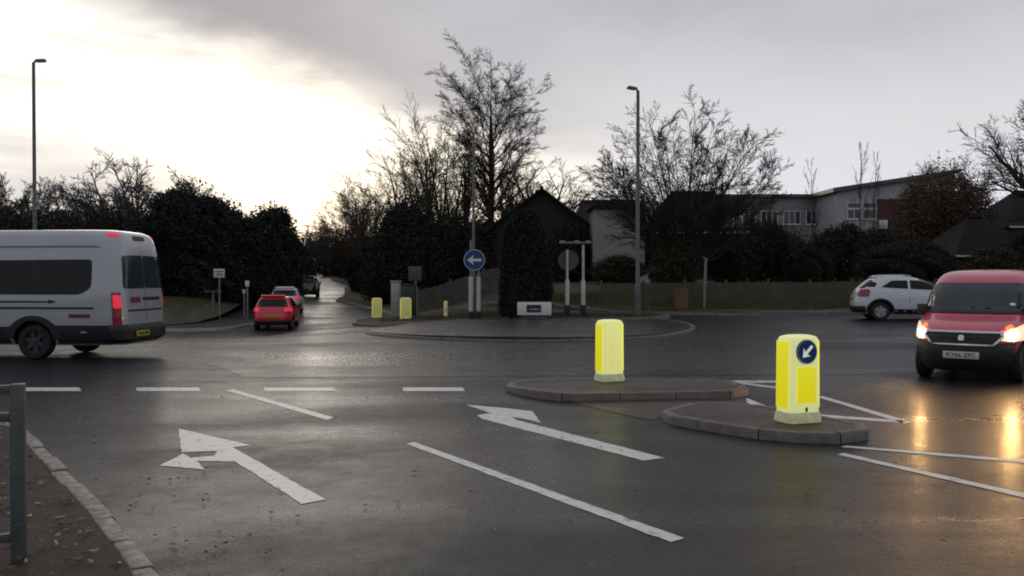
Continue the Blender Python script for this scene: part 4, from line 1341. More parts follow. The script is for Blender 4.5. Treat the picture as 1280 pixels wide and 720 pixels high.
M['blade'] = mat('winter grass', (.05, .05, .02), .8, .3, .5, col2=(.12, .105, .05))
grass('grass', [(1, 40.2), (6.5, 37.6), (10, 37.5), (20, 37.3), (30, 37.3), (30, 40), (1, 41)], 26000, .15, M['blade'], 3, lambda x, y: .12)
grass('grass', [(-30, 37), (-15.4, 37.2), (-15, 40), (-17, 50), (-30, 46)], 9000, .14, M['blade'], 4, lambda x, y: .13 + .75 * sstep(37.0, 41, y) * sstep(-13.5, -17 - .28 * max(0, y - 42), x))
grass('grass', [(-6, 37.4), (-2.5, 33.2), (0, 32.3), (4.8, 32.9), (6, 34.6), (-2, 39)], 9000, .09, M['blade'], 6, lambda x, y: .12)
# ------------------------------------------------------------------ street furniture
M['galv'] = mat('galvanised steel', (.22, .22, .22), .5, .25, 6, metal=.4)
M['galv_dark'] = mat('grey column paint', (.12, .125, .125), .5, .25, 5, metal=.2)
M['boll'] = mat('lit bollard shell', (.76, .76, .34), .45, .06, 5, emit=(.88, .90, .27), estr=.5, col2=(.79, .79, .40))
M['arrow_lit'] = mat('lit white arrow', (.74, .78, .72), .4, .04, 5, emit=(.8, .95, .8), estr=.4)
M['boll_pale'] = mat('pale lit bollard shell', (.76, .77, .38), .45, .06, 5, emit=(.92, .93, .36), estr=.44, col2=(.79, .79, .44))
M['boll_base'] = mat('bollard base plastic', (.40, .40, .27), .6, .45, 14, emit=(.8, .82, .45), estr=.16)
M['boll_yel'] = mat('yellow reflective panel', (.78, .72, .02), .4, .05, 6, emit=(.95, .86, .01), estr=.5)
M['boll_dim'] = mat('yellow bollard shell', (.62, .60, .22), .5, .1, 5, emit=(.8, .8, .3), estr=.12)
M['signblue'] = mat('blue sign face', (.008, .05, .19), .35, .1, 5)
M['signwhite'] = mat('white sign face', (.72, .72, .72), .4, .06, 5)
M['signback'] = mat('grey sign back', (.075, .08, .085), .5, .2, 5, metal=.3)
M['post_white'] = mat('white post sleeve', (.52, .52, .50), .5, .15, 5)
M['post_black'] = mat('black post base', (.012, .012, .012), .6, .2, 8)
M['cab_pale'] = mat('pale cabinet', (.36, .36, .34), .5, .2, 4)
M['cab_dark'] = mat('dark green cabinet', (.022, .03, .028), .5, .3, 4)
M['timber'] = mat('brown timber', (.15, .09, .055), .7, .3, 5)
M['fence'] = mat('weathered fence timber', (.075, .068, .06), .8, .35, 3)
M['railgreen'] = mat('grey green railing paint', (.075, .085, .08), .45, .25, 9, .2, 50)
M['lampglass'] = mat('unlit lamp glass', (.3, .3, .28), .2, .1, 9)


def arrow2d(L, w, hl, hw):
    """arrow pointing to -x, centred"""
    return [(-L / 2, 0), (-L / 2 + hl, hw), (-L / 2 + hl * .78, w / 2), (L / 2, w / 2), (L / 2, -w / 2), (-L / 2 + hl * .78, -w / 2), (-L / 2 + hl, -hw)]


def rot2(p, a): return [(x * math.cos(a) - y * math.sin(a), x * math.sin(a) + y * math.cos(a)) for x, y in p]


def sign_disc(parent, loc, r, ang, rz=0., name='sign_face', lit=False):
    """blue disc facing -y with a white arrow and rim; arrow turned by ang from pointing left"""
    o = MB().lathe([(r, .012), (r, -.008), (r * .985, -.012)], 40, 'Y').build(name, M['signblue'], parent, smooth=30)
    o.location, o.rotation_euler = loc, (0, 0, rz)
    q = MB()
    n = 40
    out = [(r * .97 * math.cos(2 * math.pi * i / n), r * .97 * math.sin(2 * math.pi * i / n)) for i in range(n)]
    inn = [(x * .955, y * .955) for x, y in out]
    vs = [(x, -.0145, y) for x, y in out + inn]
    q.add(vs, [(i, (i + 1) % n, n + (i + 1) % n, n + i) for i in range(n)])
    q.build('rim', M['signwhite'], o)
    a = rot2(arrow2d(r * 1.32, r * .24, r * .62, r * .46), ang)
    MB().prism(a, -.019, -.0135, 'Y').build('arrow', M['arrow_lit'] if lit else M['signwhite'], o)
    return o


def bollard(loc, rz, label, with_sign, dim=False):
    t = thing('traffic_bollard', label, 'bollard', loc, rz, 'lit bollards on the near splitter island' if not dim else 'small yellow bollards on the far island')
    shell = M['boll_dim'] if dim else M['boll_pale'] if with_sign else M['boll']

    def octo(w, d, c, z): return [(-w + c, -d, z), (w - c, -d, z), (w, -d + c, z), (w, d - c, z), (w - c, d, z), (-w + c, d, z), (-w, d - c, z), (-w, -d + c, z)]

    def loft(rings, name, m, bev):
        q = MB()
        vs = [p for r_ in rings for p in r_]
        fs = [(i * 8 + k, i * 8 + (k + 1) % 8, (i + 1) * 8 + (k + 1) % 8, (i + 1) * 8 + k) for i in range(len(rings) - 1) for k in range(8)]
        fs += [tuple(range(8))[::-1], tuple(range((len(rings) - 1) * 8, len(rings) * 8))]
        q.add(vs, fs)
        return q.build(name, m, t, bevel=bev, seg=3)
    loft([octo(.228, .165, .055, .10), octo(.224, .161, .055, .5), octo(.220, .157, .055, .915), octo(.205, .142, .055, .945), octo(.14, .09, .05, .962)], 'body', shell, .012)
    loft([octo(.255, .192, .06, 0), octo(.25, .188, .06, .06), octo(.233, .17, .055, .12)], 'base', M['boll_base'] if not dim else shell, .012)
    tilt = math.atan2(.008, .8)
    if with_sign:
        sd = sign_disc(t, (.0, -.168, .785), .134, R(45), name='sign_face', lit=True)
        sd.rotation_euler, sd.scale = (-tilt, 0, 0), (1.1, 1, 1)
        p = MB().box((0, 0, 0), (.27, .012, .40)).build('reflective_panel', M['boll_yel'], t, bevel=.004)
        p.location, p.rotation_euler = (0, -.166, .42), (-tilt, 0, 0)
        k = MB().box((0, 0, 0), (.03, .012, .05)).build('lock_plate', M['galv_dark'], t, bevel=.003)
        k.location = (0, -.172, .15)
    else:
        p = MB().box((0, 0, 0), (.25, .008, .66)).build('front_panel', shell, t, bevel=.003)
        p.location, p.rotation_euler = (0, -.164, .53), (-tilt, 0, 0)
    for sg in (-1, 1):
        p = MB().box((0, 0, 0), (.012, .235, .74)).build('side_strip', M['boll_yel'], t, bevel=.003)
        p.location, p.rotation_euler = (sg * .2265, 0, .53), (0, -sg * .010, 0)
    return t


b1 = G(1003, 530, .1)
k1 = bollard((b1[0], b1[1] + .16, .105), R(19), 'near lit yellow bollard with blue keep left arrow on the rounded island nose', True)
b2 = G(763, 477.5, .1)
k2 = bollard((b2[0], b2[1] + .14, .105), R(24), 'plain lit yellow bollard alone on the flat far half of the splitter island', False)
k1.scale, k2.scale = (.9, .9, 1), (.84, .84, .98)
for px, Yy, lab in ((471, 42, 'small pale yellow bollard on the left tip of the far island'), (507, 37, 'small yellow bollard in front of the dark cabinet')):
    x = PX(px, Yy)
    o = bollard((x, Yy, zt(x, Yy) + .1), R(10), lab, False, True)


def street_lamp(loc, h, label, arm_dir, r0=.085, arm=.4):
    t = thing('street_lamp', label, 'street lamp', (*loc, zt(*loc) + .1), 0, 'tall grey lamp columns')
    p = MB()
    p.lathe([(r0 * 1.25, -.2), (r0 * 1.25, h * .13), (r0 * 1.2, h * .135), (r0 * .78, h * .145), (r0 * .62, h * .97), (r0 * .6, h)], 16)
    p.build('column', M['galv_dark'], t, smooth=50)
    d = Vector((math.cos(arm_dir), math.sin(arm_dir), 0))
    MB().tube([(0, 0, h - .02), Vector((0, 0, h + .05)) + d * .06, Vector((0, 0, h + .09)) + d * arm * .35], [.04, .04, .035], 8).build('arm', M['galv_dark'], t, smooth=60)
    a = MB()
    a.box((0, 0, .03), (.46, .22, .10), taper=.7)
    hd = a.build('lamp_head', M['galv_dark'], t, bevel=.03)
    hd.location = Vector((0, 0, h + .08)) + d * (arm * .3 + .12)
    hd.rotation_euler = (0, R(-8), arm_dir)
    gl = MB().box((.04, 0, -.035), (.32, .16, .03)).build('lens', M['lampglass'], hd, bevel=.01)
    MB().box((0, -r0 * 1.2, .8), (.1, .03, .45)).build('access_door', M['galv_dark'], t, bevel=.005)
    return t


Y0 = 33.5
street_lamp(at(44, Y0), PZ(76, Y0) - zt(*at(44, Y0)) - .2, 'street lamp column behind the silver minibus', R(20), .095)
street_lamp(at(592, 36.5), PZ(164, 36.5) - zt(*at(592, 36.5)) - .2, 'street lamp column rising behind the keep left sign', R(170), .08)
street_lamp(at(797, 34.0), PZ(111, 34.0) - zt(*at(797, 34)) - .2, 'street lamp column in front of the wide round bare tree', R(190), .105)


# keep left sign on twin posts, roundabout
def keep_left():
    Yy = 33.0
    x, y = at(593, Yy)
    z0 = zt(x, y) + .12
    t = thing('keep_left_sign', 'round blue sign with white arrow pointing left on twin white posts', 'road sign', (x, y, z0))
    for dx in (-.14, .16):
        p = MB().tube([(dx, .05, -.1), (dx, .05, PZ(300, Yy) - z0 if dx < 0 else PZ(335, Yy) - z0)], .042, 12).build('post', M['galv'], t, smooth=60)
        MB().tube([(dx, .05, PZ(389, Yy) - z0), (dx, .05, PZ(346, Yy) - z0)], .085, 14).build('sleeve', M['post_white'], p, smooth=60)
        MB().tube([(dx, .05, -.05), (dx, .05, PZ(390, Yy) - z0)], .1, 14).build('footing', M['post_black'], p, smooth=60)
    sign_disc(t, (0, -.04, PZ(325, Yy) - z0), .41, 0)
    MB().box((0, .0, PZ(325, Yy) - z0), (.3, .05, .06)).build('bracket', M['galv'], t, bevel=.005)


keep_left()


def twin_post_sign():
    Yy = 33.6
    x, y = at(719, Yy)
    z0 = zt(x, y) + .12
    zz = lambda py: PZ(py, Yy) - z0
    t = thing('twin_post_sign', 'back of a lit road sign with two white sleeved posts beside the yew', 'road sign', (x, y, z0))
    for dx, top in ((-.31, 312), (.31, 306)):
        p = MB().tube([(dx, 0, -.1), (dx, 0, zz(top))], .05, 12).build('post', M['post_white'], t, smooth=60)
        MB().tube([(dx, 0, zz(382)), (dx, 0, zz(351)), (dx, 0, zz(349))], [.085, .085, .055], 14).build('sleeve', M['post_white'], p, smooth=60)
        MB().box((dx, 0, zz(390)), (.22, .22, .55)).build('footing', M['post_black'], p, bevel=.02)
    MB().box((.0, .0, zz(303.5)), (1.25, .07, .07)).build('cross_arm', M['galv'], t, bevel=.01)
    for dx in (-.5, .06, .5):
        MB().box((dx, -.02, zz(303)), (.2, .2, .13)).build('sign_lamp', M['galv'], t, bevel=.03)
    MB().lathe([(.40, .012), (.40, -.012)], 36, 'Y', (-.26, .09, zz(325))).build('sign_back', M['signback'], t, smooth=30)
    return t


twin_post_sign()


def low_board():
    Yy = 32.1
    x, y = at(668, Yy)
    z0 = zt(x, y) + .12
    zz = lambda py: PZ(py, Yy) - z0
    t = thing('low_signboard', 'small white board with a dark blue patch at the foot of the yew', 'sign', (x, y, z0))
    b = MB().box((0, 0, (zz(377.5) + zz(394)) / 2), (1.27, .03, zz(377.5) - zz(394))).build('board', M['signwhite'], t, bevel=.008)
    MB().box((-.02, -.018, (zz(381) + zz(390.5)) / 2), (.54, .008, zz(381) - zz(390.5))).build('dark_patch', mat('navy sign patch', (.008, .016, .03), .4), b)
    for k, (dx, w) in enumerate(((-.12, .11), (.02, .13), (.15, .09))):
        MB().box((dx, -.0245, zz(386.6)), (w, .004, .05)).build('patch_lettering', mat('pale lettering', (.3, .33, .34), .5), b)
    for dx in (-.3, .3):
        MB().box((dx, .03, zz(394) / 2), (.06, .05, zz(394) + .3)).build('leg', M['post_black'], t)
    MB().box((0, 0, zz(397.5)), (1.0, .04, .1)).build('lower_rail', M['signback'], t, bevel=.006)


low_board()

# cabinets and small posts on the left part of the island
def cabinet(px, Yy, top, w, d, m, label, lip=True):
    x, y = at(px, Yy)
    z0 = zt(x, y) + .1
    t = thing('roadside_cabinet', label, 'cabinet', (x, y, z0), R(-6))
    h = PZ(top, Yy) - z0
    MB().box((0, 0, h / 2 - .05), (w, d, h - .06)).build('body', M[m], t, bevel=.012)
    MB().box((0, 0, h - .03), (w + .06, d + .06, .06)).build('lid', M[m], t, bevel=.012)
    MB().box((0, -d / 2 - .006, h * .5), (w * .82, .012, h * .78)).build('door', M[m], t, bevel=.004)
    MB().box((0, 0, -.04), (w + .08, d + .08, .16)).build('plinth', M['kerb'], t, bevel=.01)


cabinet(495, 41, 351, .40, .4, 'cab_pale', 'tall pale cabinet between the two small yellow bollards')
cabinet(511, 40, 355, .62, .4, 'cab_dark', 'dark green cabinet behind the small yellow bollard')


def small_post(px, Yy, top, r, m, name, label, cat, lean=0., extra=None):
    x, y = at(px, Yy)
    z0 = zt(x, y) + .1
    h = PZ(top, Yy) - z0
    t = thing(name, label, cat, (x, y, z0))
    MB().tube([(0, 0, -.15), (lean, 0, h)], [r, r * .95], 12).build('post', M[m], t, smooth=60)
    if extra: extra(t, h, lean)
    return t


def marker_cap(t, h, lean):
    MB().lathe([(.085, h - .02), (.085, h + .02), (.05, h + .05), (.01, h + .06)], 14).build('cap', M['boll_dim'], t, smooth=50)
    MB().lathe([(.088, h - .35), (.088, h - .2)], 14).build('reflector_band', M['signwhite'], t, smooth=50)


small_post(557, 36, 378, .08, 'boll_dim', 'marker_post', 'short cream marker post on the island left of the keep left sign', 'marker post', 0, marker_cap)


def square_back(w, h_):
    def f(t, h, lean):
        MB().box((lean, -.03, h - h_ / 2), (w, .025, h_)).build('sign_plate', M['signback'], t, bevel=.006)
        MB().box((lean, -.0, h - h_ / 2), (w * .8, .04, .05)).build('bracket', M['galv'], t)
    return f


small_post(522, 41.5, 333, .045, 'galv', 'sign_post', 'grey sign post with a square plate leaning above the dark cabinet', 'road sign', -.12, square_back(.62, .70))
def pole_band(t, h, lean):
    MB().lathe([(.075, h * .42), (.075, h * .46)], 12).build('strap', M['galv_dark'], t, smooth=50)
    MB().lathe([(.07, h - .01), (.06, h + .03), (.01, h + .04)], 12).build('cap', M['galv_dark'], t, smooth=50)
small_post(880, 38.0, 322, .065, 'galv', 'pole', 'plain grey pole right of the brown timber bin', 'pole', .08, pole_band)


def timber_bin():
    x, y = at(851, 38.1)
    z0 = zt(x, y) + .1
    t = thing('timber_bin', 'brown timber litter bin at the foot of the wide bare tree', 'litter bin', (x, y, z0))
    h = PZ(362, 38.1) - z0
    q = MB()
    for k in range(5):
        for sy in (-1, 1): q.box(((k - 2) * .104, sy * .25, h / 2), (.094, .03, h))
        for sx in (-1, 1): q.box((sx * .265, (k - 2) * .095, h / 2), (.03, .085, h - .02))
    q.build('slats', M['timber'], t)
    MB().box((0, 0, h * .45), (.46, .42, h * .85)).build('liner', M['post_black'], t)
    MB().box((0, 0, h + .02), (.6, .58, .05)).build('rim', M['timber'], t, bevel=.01)


timber_bin()

# signs on the left verge
def plate_sign(px, Yy, top, wpx, hpx, label, m, name='signboard'):
    x, y = at(px, Yy)
    lift = .13 + .75 * sstep(37.0, 41, y) * sstep(-13.5, -17 - .28 * max(0, y - 42), x)
    z0 = zt(x, y) + lift
    t = thing(name, label, 'sign', (x, y, z0))
    h = PZ(top, Yy) - z0
    k = Yy / F_PX
    MB().tube([(0, .04, -.2), (0, .04, h)], .04, 10).build('post', M['galv'], t, smooth=60)
    b = MB().box((0, 0, h - hpx * k / 2), (wpx * k, .025, hpx * k)).build('plate', m, t, bevel=.006)
    return t, b, h, k


t_, b_, h_, k_ = plate_sign(274, 43, 336, 14, 11, 'white rectangular signboard on a post before the big evergreen', M['post_white'])
for j in range(2): MB().box((0, -.015, h_ - (.14 + .14 * j)), (.4 - .1 * j, .006, .05)).build('plate_lettering', M['signback'], b_)
t_, b_, h_, k_ = plate_sign(266, 45, 363, 22, 3, 'low dark red board near the white signboard', mat('dark red board', (.12, .018, .03), .5, .2, 5))
t_, b_, h_, k_ = plate_sign(309, 44, 351, 5, 7, 'small white marker plate on a thin post by the evergreens', M['signwhite'], 'marker_sign')
t_, b_, h_, k_ = plate_sign(305, 45, 362, 4, 5, 'smallest white plate low beside the thin post', M['post_white'], 'marker_sign')


# low fences along the far verge
M['fence_olive'] = mat('green stained fence timber', (.060, .050, .030), .85, .35, 3, col2=(.10, .085, .052))


def low_fence(a, b, n, h, label, m):
    t = thing('timber_fence', label, 'fence', (*a, zt(*a)))
    r = random.Random(n)
    ang = math.atan2(b[1] - a[1], b[0] - a[0])
    for i in range(n + 1):
        x, y = a[0] + (b[0] - a[0]) * i / n, a[1] + (b[1] - a[1]) * i / n
        MB().box((x - a[0], y - a[1] + .03, zt(x, y) - zt(*a) + h * .55), (.1, .1, h + .35), ang).build('fence_post', M[m], t, bevel=.01)
    for i in range(n):
        q = MB()
        w = math.dist(a, b) / n
        for k in range(14):
            f = (i + (k + .5) / 14) / n
            xx, yy = a[0] + (b[0] - a[0]) * f, a[1] + (b[1] - a[1]) * f
            hh = h + r.uniform(-.025, .025)
            q.box((xx - a[0], yy - a[1] - .03, zt(xx, yy) - zt(*a) + .1 + hh / 2), (w / 14 - .012, .02, hh), ang)
        q.build('fence_panel', M[m], t)


low_fence((PX(522, 43.5), 43.5), (PX(648, 42), 42), 3, 1.2, 'low grey timber fence behind the keep left sign', 'fence')
low_fence((PX(752, 39.2), 39.2), (PX(1330, 38.6), 38.6), 11, 1.02, 'long low olive timber fence on the far verge behind the white car', 'fence_olive')


# pedestrian guard rail at the left edge of the frame
def guard_rail():
    x, y = G(22, 760, .1)[0], 5.0
    x = PX(21, y)
    z0 = .085
    top = PZ(480, y) - z0
    t = thing('guard_rail', 'grey green pedestrian guard rail at the left edge by the kerb', 'guard rail', (x, y, z0))
    ang = math.atan2(-.35, -1)
    d = Vector((math.cos(ang), math.sin(ang), 0))
    for s in (0, 1.9):
        MB().box(tuple(d * s + Vector((0, 0, top / 2 - .15))), (.075, .075, top + .3), ang).build('post', M['railgreen'], t, bevel=.008)
    for z in (top - .03, top - .19, .12):
        c = d * .95 + Vector((0, 0, z))
        MB().box(tuple(c), (1.83, .045, .05), ang).build('rail', M['railgreen'], t, bevel=.006)
    for k in range(1, 16):
        c = d * (k * .118) + Vector((0, 0, (top - .19 + .12) / 2))
        MB().tube([c + Vector((0, 0, -(top - .34) / 2)), c + Vector((0, 0, (top - .34) / 2))], .009, 8).build('bar', M['railgreen'], t, smooth=60)


guard_rail()

# ------------------------------------------------------------------ buildings
M['brick_shaded'] = mat('shaded brick', (.022, .016, .014), .9, .35, 8)  # shade of walls facing away from the light, put into the brick colour
M['brick'] = mat('red brick', (.09, .05, .038), .85, .35, 8)
M['render'] = mat('pale render', (.30, .30, .29), .8, .12, 1)
M['tile'] = mat('dark roof tile', (.014, .012, .012), .9, .3, 4, .6, 14, spec=.25, col2=(.03, .026, .025))
M['tile_slate'] = mat('slate roof', (.010, .0105, .012), .9, .3, 4, .6, 14, spec=.25)
M['clad'] = mat('pale school cladding', (.22, .23, .235), .6, .12, .8)
M['clad_w'] = mat('white school cladding', (.36, .37, .385), .55, .1, .8)
M['maroon_p'] = mat('maroon cladding', (.07, .012, .020), .6, .15, 1)
M['roofgrey'] = mat('grey standing roof', (.07, .08, .085), .45, .2, 1)
M['wglass'] = mat('window glass', (.02, .024, .028), .08, .3, 2, spec=.7)
M['upvc'] = mat('white window frame', (.6, .6, .6), .45, .06, 3)


def window(parent, x, z, w, h, y, cols=2, frame='upvc'):
    """window in a wall that faces -y at y"""
    f = MB()
    t = .07
    for s in (-1, 1):
        f.box((x + s * (w - t) / 2, y - .02, z), (t, .07, h))
        f.box((x, y - .02, z + s * (h - t) / 2), (w - 2 * t, .07, t))
    for k in range(1, cols): f.box((x - w / 2 + w * k / cols, y - .018, z), (.06, .06, h - 2 * t))
    fo = f.build('window', M[frame], parent)
    MB().box((x, y + .005, z), (w - t, .03, h - t)).build('pane', M['wglass'], fo)
    MB().box((x, y - .04, z - h / 2 - .03), (w + .15, .14, .06)).build('sill', M[frame], fo)
    return fo


def hip_house(loc, rz, label, w, d, eaves, ridge, inset, wall, roof, wins, chimney=None, over=.4, base=-1.0):
    """w along x, d along y; ridge along x, shortened by inset at each end (0 = gables)"""
    t = thing('house', label, 'house', (*loc, zt(*loc)), rz)
    q = MB()
    q.box((0, 0, (eaves + base) / 2), (w, d, eaves - base))
    if inset < .1:
        for s in (-1, 1):
            q.prism([(-d / 2, eaves), (d / 2, eaves), (0, ridge - .1)], s * w / 2 - s * .25, s * w / 2, 'X')
    q.build('wall', M[wall], t)
    W, D = w / 2 + over, d / 2 + over
    e = eaves - .12
    r_ = MB()
    top = [(-W + inset, 0, ridge), (W - inset, 0, ridge)]
    lo = [(-W, -D, e), (W, -D, e), (W, D, e), (-W, D, e)]
    th = .14
    vs = lo + top + [(x, y, z - th) for x, y, z in lo] + [(x, y, z - th) for x, y, z in top]
    fs = [(0, 1, 5, 4), (2, 3, 4, 5), (1, 2, 5), (3, 0, 4), (7, 6, 10, 11), (9, 8, 11, 10), (8, 7, 11), (6, 9, 10), (0, 6, 7, 1), (1, 7, 8, 2), (2, 8, 9, 3), (3, 9, 6, 0)]
    if inset < .1: fs = fs[:2] + fs[4:6] + [(0, 6, 7, 1), (2, 8, 9, 3), (1, 7, 11, 5), (5, 11, 8, 2), (3, 9, 10, 4), (4, 10, 6, 0)]
    r_.add(vs, fs)
    ro = r_.build('roof', M[roof], t)
    MB().tube([top[0], top[1]], .11, 8).build('ridge_tiles', M[roof], ro)
    MB().box((0, -D - .05, e - .06), (2 * W, .11, .1)).build('gutter', M['upvc'], ro, bevel=.02)
    if chimney:
        c = MB(); c.box((chimney, .3, ridge + .2), (.7, .6, 1.5)); c.box((chimney, .3, ridge + .99), (.82, .72, .1))
        co = c.build('chimney', M['brick'], ro)
        for s in (-.17, .17): MB().lathe([(.12, ridge + 1.03), (.1, ridge + 1.4)], 12, 'Z', (chimney + s, .3, 0)).build('chimney_pot', M['timber'], co)
    for x, z, ww, hh in wins: window(t, x, z, ww, hh, -d / 2, 2)
    return t


# the dark pitched house behind the yew, gable end to the road
def Hh(py, px, Y): return PZ(py, Y) - zt(PX(px, Y), Y)


x_, y_ = at(674, 57)
hip_house((x_, y_), R(90), 'house with a dark pitched roof behind the yew, gable to the road', 9, 6.4, Hh(291, 674, 52.5), Hh(238, 674, 52.5), 0, 'brick_shaded', 'tile', [])
x_, y_ = at(757, 59)
hip_house((x_, y_), R(0), 'lower house with a dark roof between the yew house and the pale gable', 4.2, 7, Hh(290, 757, 55.5), Hh(251, 757, 58), .8, 'brick_shaded', 'tile', [])


def pale_annexe():
    Y_ = 50.0
    x0, x1 = PX(742, Y_), PX(806, Y_)
    xc = (x0 + x1) / 2
    t = thing('rendered_house', 'pale rendered house end behind the central street lamp', 'house', (xc, Y_, zt(xc, Y_)))
    z = lambda py: PZ(py, Y_) - zt(xc, Y_)
    w = x1 - x0
    MB().box((0, 1.5, (z(261) + z(334)) / 2), (w, 3, z(261) - z(334))).build('wall', M['render'], t)
    MB().box((0, 1.5, (z(334) - 1) / 2), (w - .02, 2.98, z(334) + 1)).build('plinth', M['brick_shaded'], t)
    r_ = MB(); r_.prism([(-w / 2 - .25, z(261)), (w / 2 + .2, z(261)), (w / 2 - .4, z(250)), (-w / 2 + .5, z(250))], -.25, 3.2, 'Y')
    r_.build('roof', M['tile'], t)


pale_annexe()
x_, y_ = at(866, 58)
hip_house((x_, y_), R(0), 'broad dark roofed house behind the wide bare tree', 6.6, 7, Hh(290, 866, 54.5), Hh(241, 866, 58), 2.2, 'brick_shaded', 'tile', [(-1.8, 3.4, 1.2, 1.1), (1.8, 3.4, 1.2, 1.1)])


def white_shed():
    Y_ = 45.5
    x, y = at(812, Y_)
    z0 = zt(x, y)
    z = lambda py: PZ(py, Y_) - z0
    t = thing('garden_shed', 'little white shed with a dark sloping roof behind the central lamp', 'shed', (x, y, z0))
    q = MB()
    q.box((0, .9, z(347) / 2 - .2), (1.1, 1.6, z(347) + .4))
    q.prism([(-.55, z(347)), (.55, z(347)), (.42, z(336)), (-.1, z(341))], .1, 1.7, 'Y')
    q.build('wall', M['upvc'], t)
    MB().prism([(-.75, z(346)), (.50, z(334.5)), (.50, z(333)), (-.75, z(344.5))], -.05, 1.85, 'Y').build('roof', M['tile'], t)
    MB().box((.14, .08, z(345)), (.38, .05, .32)).build('window', M['wglass'], t)


white_shed()


def school():
    t = thing('school', 'long pale school building with a maroon panel and slanting grey roof', 'school building', (PX(1000, 75), 75, zt(PX(1000, 75), 75)))
    ox, oy, oz = t.location
    # long low wing
    Y_ = 75
    x0, x1 = PX(885, Y_) - ox, PX(1052, Y_) - ox
    zt_, zb = PZ(247, Y_) - oz, -1.5
    w = MB(); w.box(((x0 + x1) / 2, 4, (zt_ + zb) / 2), (x1 - x0, 8, zt_ - zb)); w.build('wall', M['clad'], t)
    MB().box(((x0 + x1) / 2, 3.9, zt_ + .13), (x1 - x0 + .5, 8.6, .26)).build('roof', M['roofgrey'], t)
    MB().box((x0 + 4.1, -.06, PZ(256, Y_) - oz), (.5, .1, 1.6)).build('downpipe', M['roofgrey'], t)
    for k in range(5):
        window(t, x0 + 1.4 + k * 1.95, PZ(272, Y_) - oz, 1.5, 1.2, 0, 3)
    MB().box((x0 + 4.6, -.08, PZ(254, Y_) - oz), (1.9, .12, .9)).build('dark_panel', M['roofgrey'], t)
    # taller end block with the slanting roof
    Y_ = 70
    x0, x1 = PX(1046, Y_) - ox, PX(1192, Y_) - ox
    z0, z1 = PZ(240, Y_) - oz, PZ(217, Y_) - oz
    y0, y1 = Y_ - oy, Y_ - oy + 9
    m = MB(); m.prism([(x0, -1.5), (x1, -1.5), (x1, z1), (x0, z0)], y0, y1, 'Y'); m.build('wall', M['clad_w'], t)
    r_ = MB(); r_.prism([(x0 - .5, z0 - .05), (x1 + .3, z1 + .03), (x1 + .3, z1 + .33), (x0 - .5, z0 + .28)], y0 - .5, y1 + .3, 'Y'); r_.build('roof', M['roofgrey'], t)
    for px in (1067, 1086):
        window(t, PX(px, Y_) - ox, PZ(257, Y_) - oz, 1.15, .5, y0, 1)
        window(t, PX(px, Y_) - ox, PZ(268, Y_) - oz, 1.15, .8, y0, 2)
    xa, xb = PX(1096, Y_) - ox, PX(1142, Y_) - ox
    MB().box(((xa + xb) / 2, y0 - .06, (PZ(249, Y_) + PZ(290, Y_)) / 2 - oz), (xb - xa, .12, (PZ(249, Y_) - PZ(290, Y_)))).build('maroon_panel', M['maroon_p'], t)
    MB().box((PX(1101, Y_) - ox, y0 - .3, PZ(281, Y_) - oz), (.6, .5, .7)).build('wall_unit', M['upvc'], t, bevel=.03)


school()
x_, y_ = at(1218, 50)
hip_house((x_, y_), R(0), 'brick bungalow with a steep dark roof and white gutter behind the red van', 4.6, 5.4, Hh(318, 1218, 47), Hh(272, 1218, 50), 2.3, 'brick', 'tile_slate', [(-1.0, 1.1, 1.1, .8), (1.2, 1.1, .9, .8)])
x_, y_ = at(1300, 60)
hip_house((x_, y_), R(0), 'dark house at the right edge below the rugged tree', 8, 7, Hh(283, 1300, 56), Hh(240, 1300, 60), 2.5, 'brick', 'tile_slate', [(-2.4, 3.2, 1.3, 1.1)])
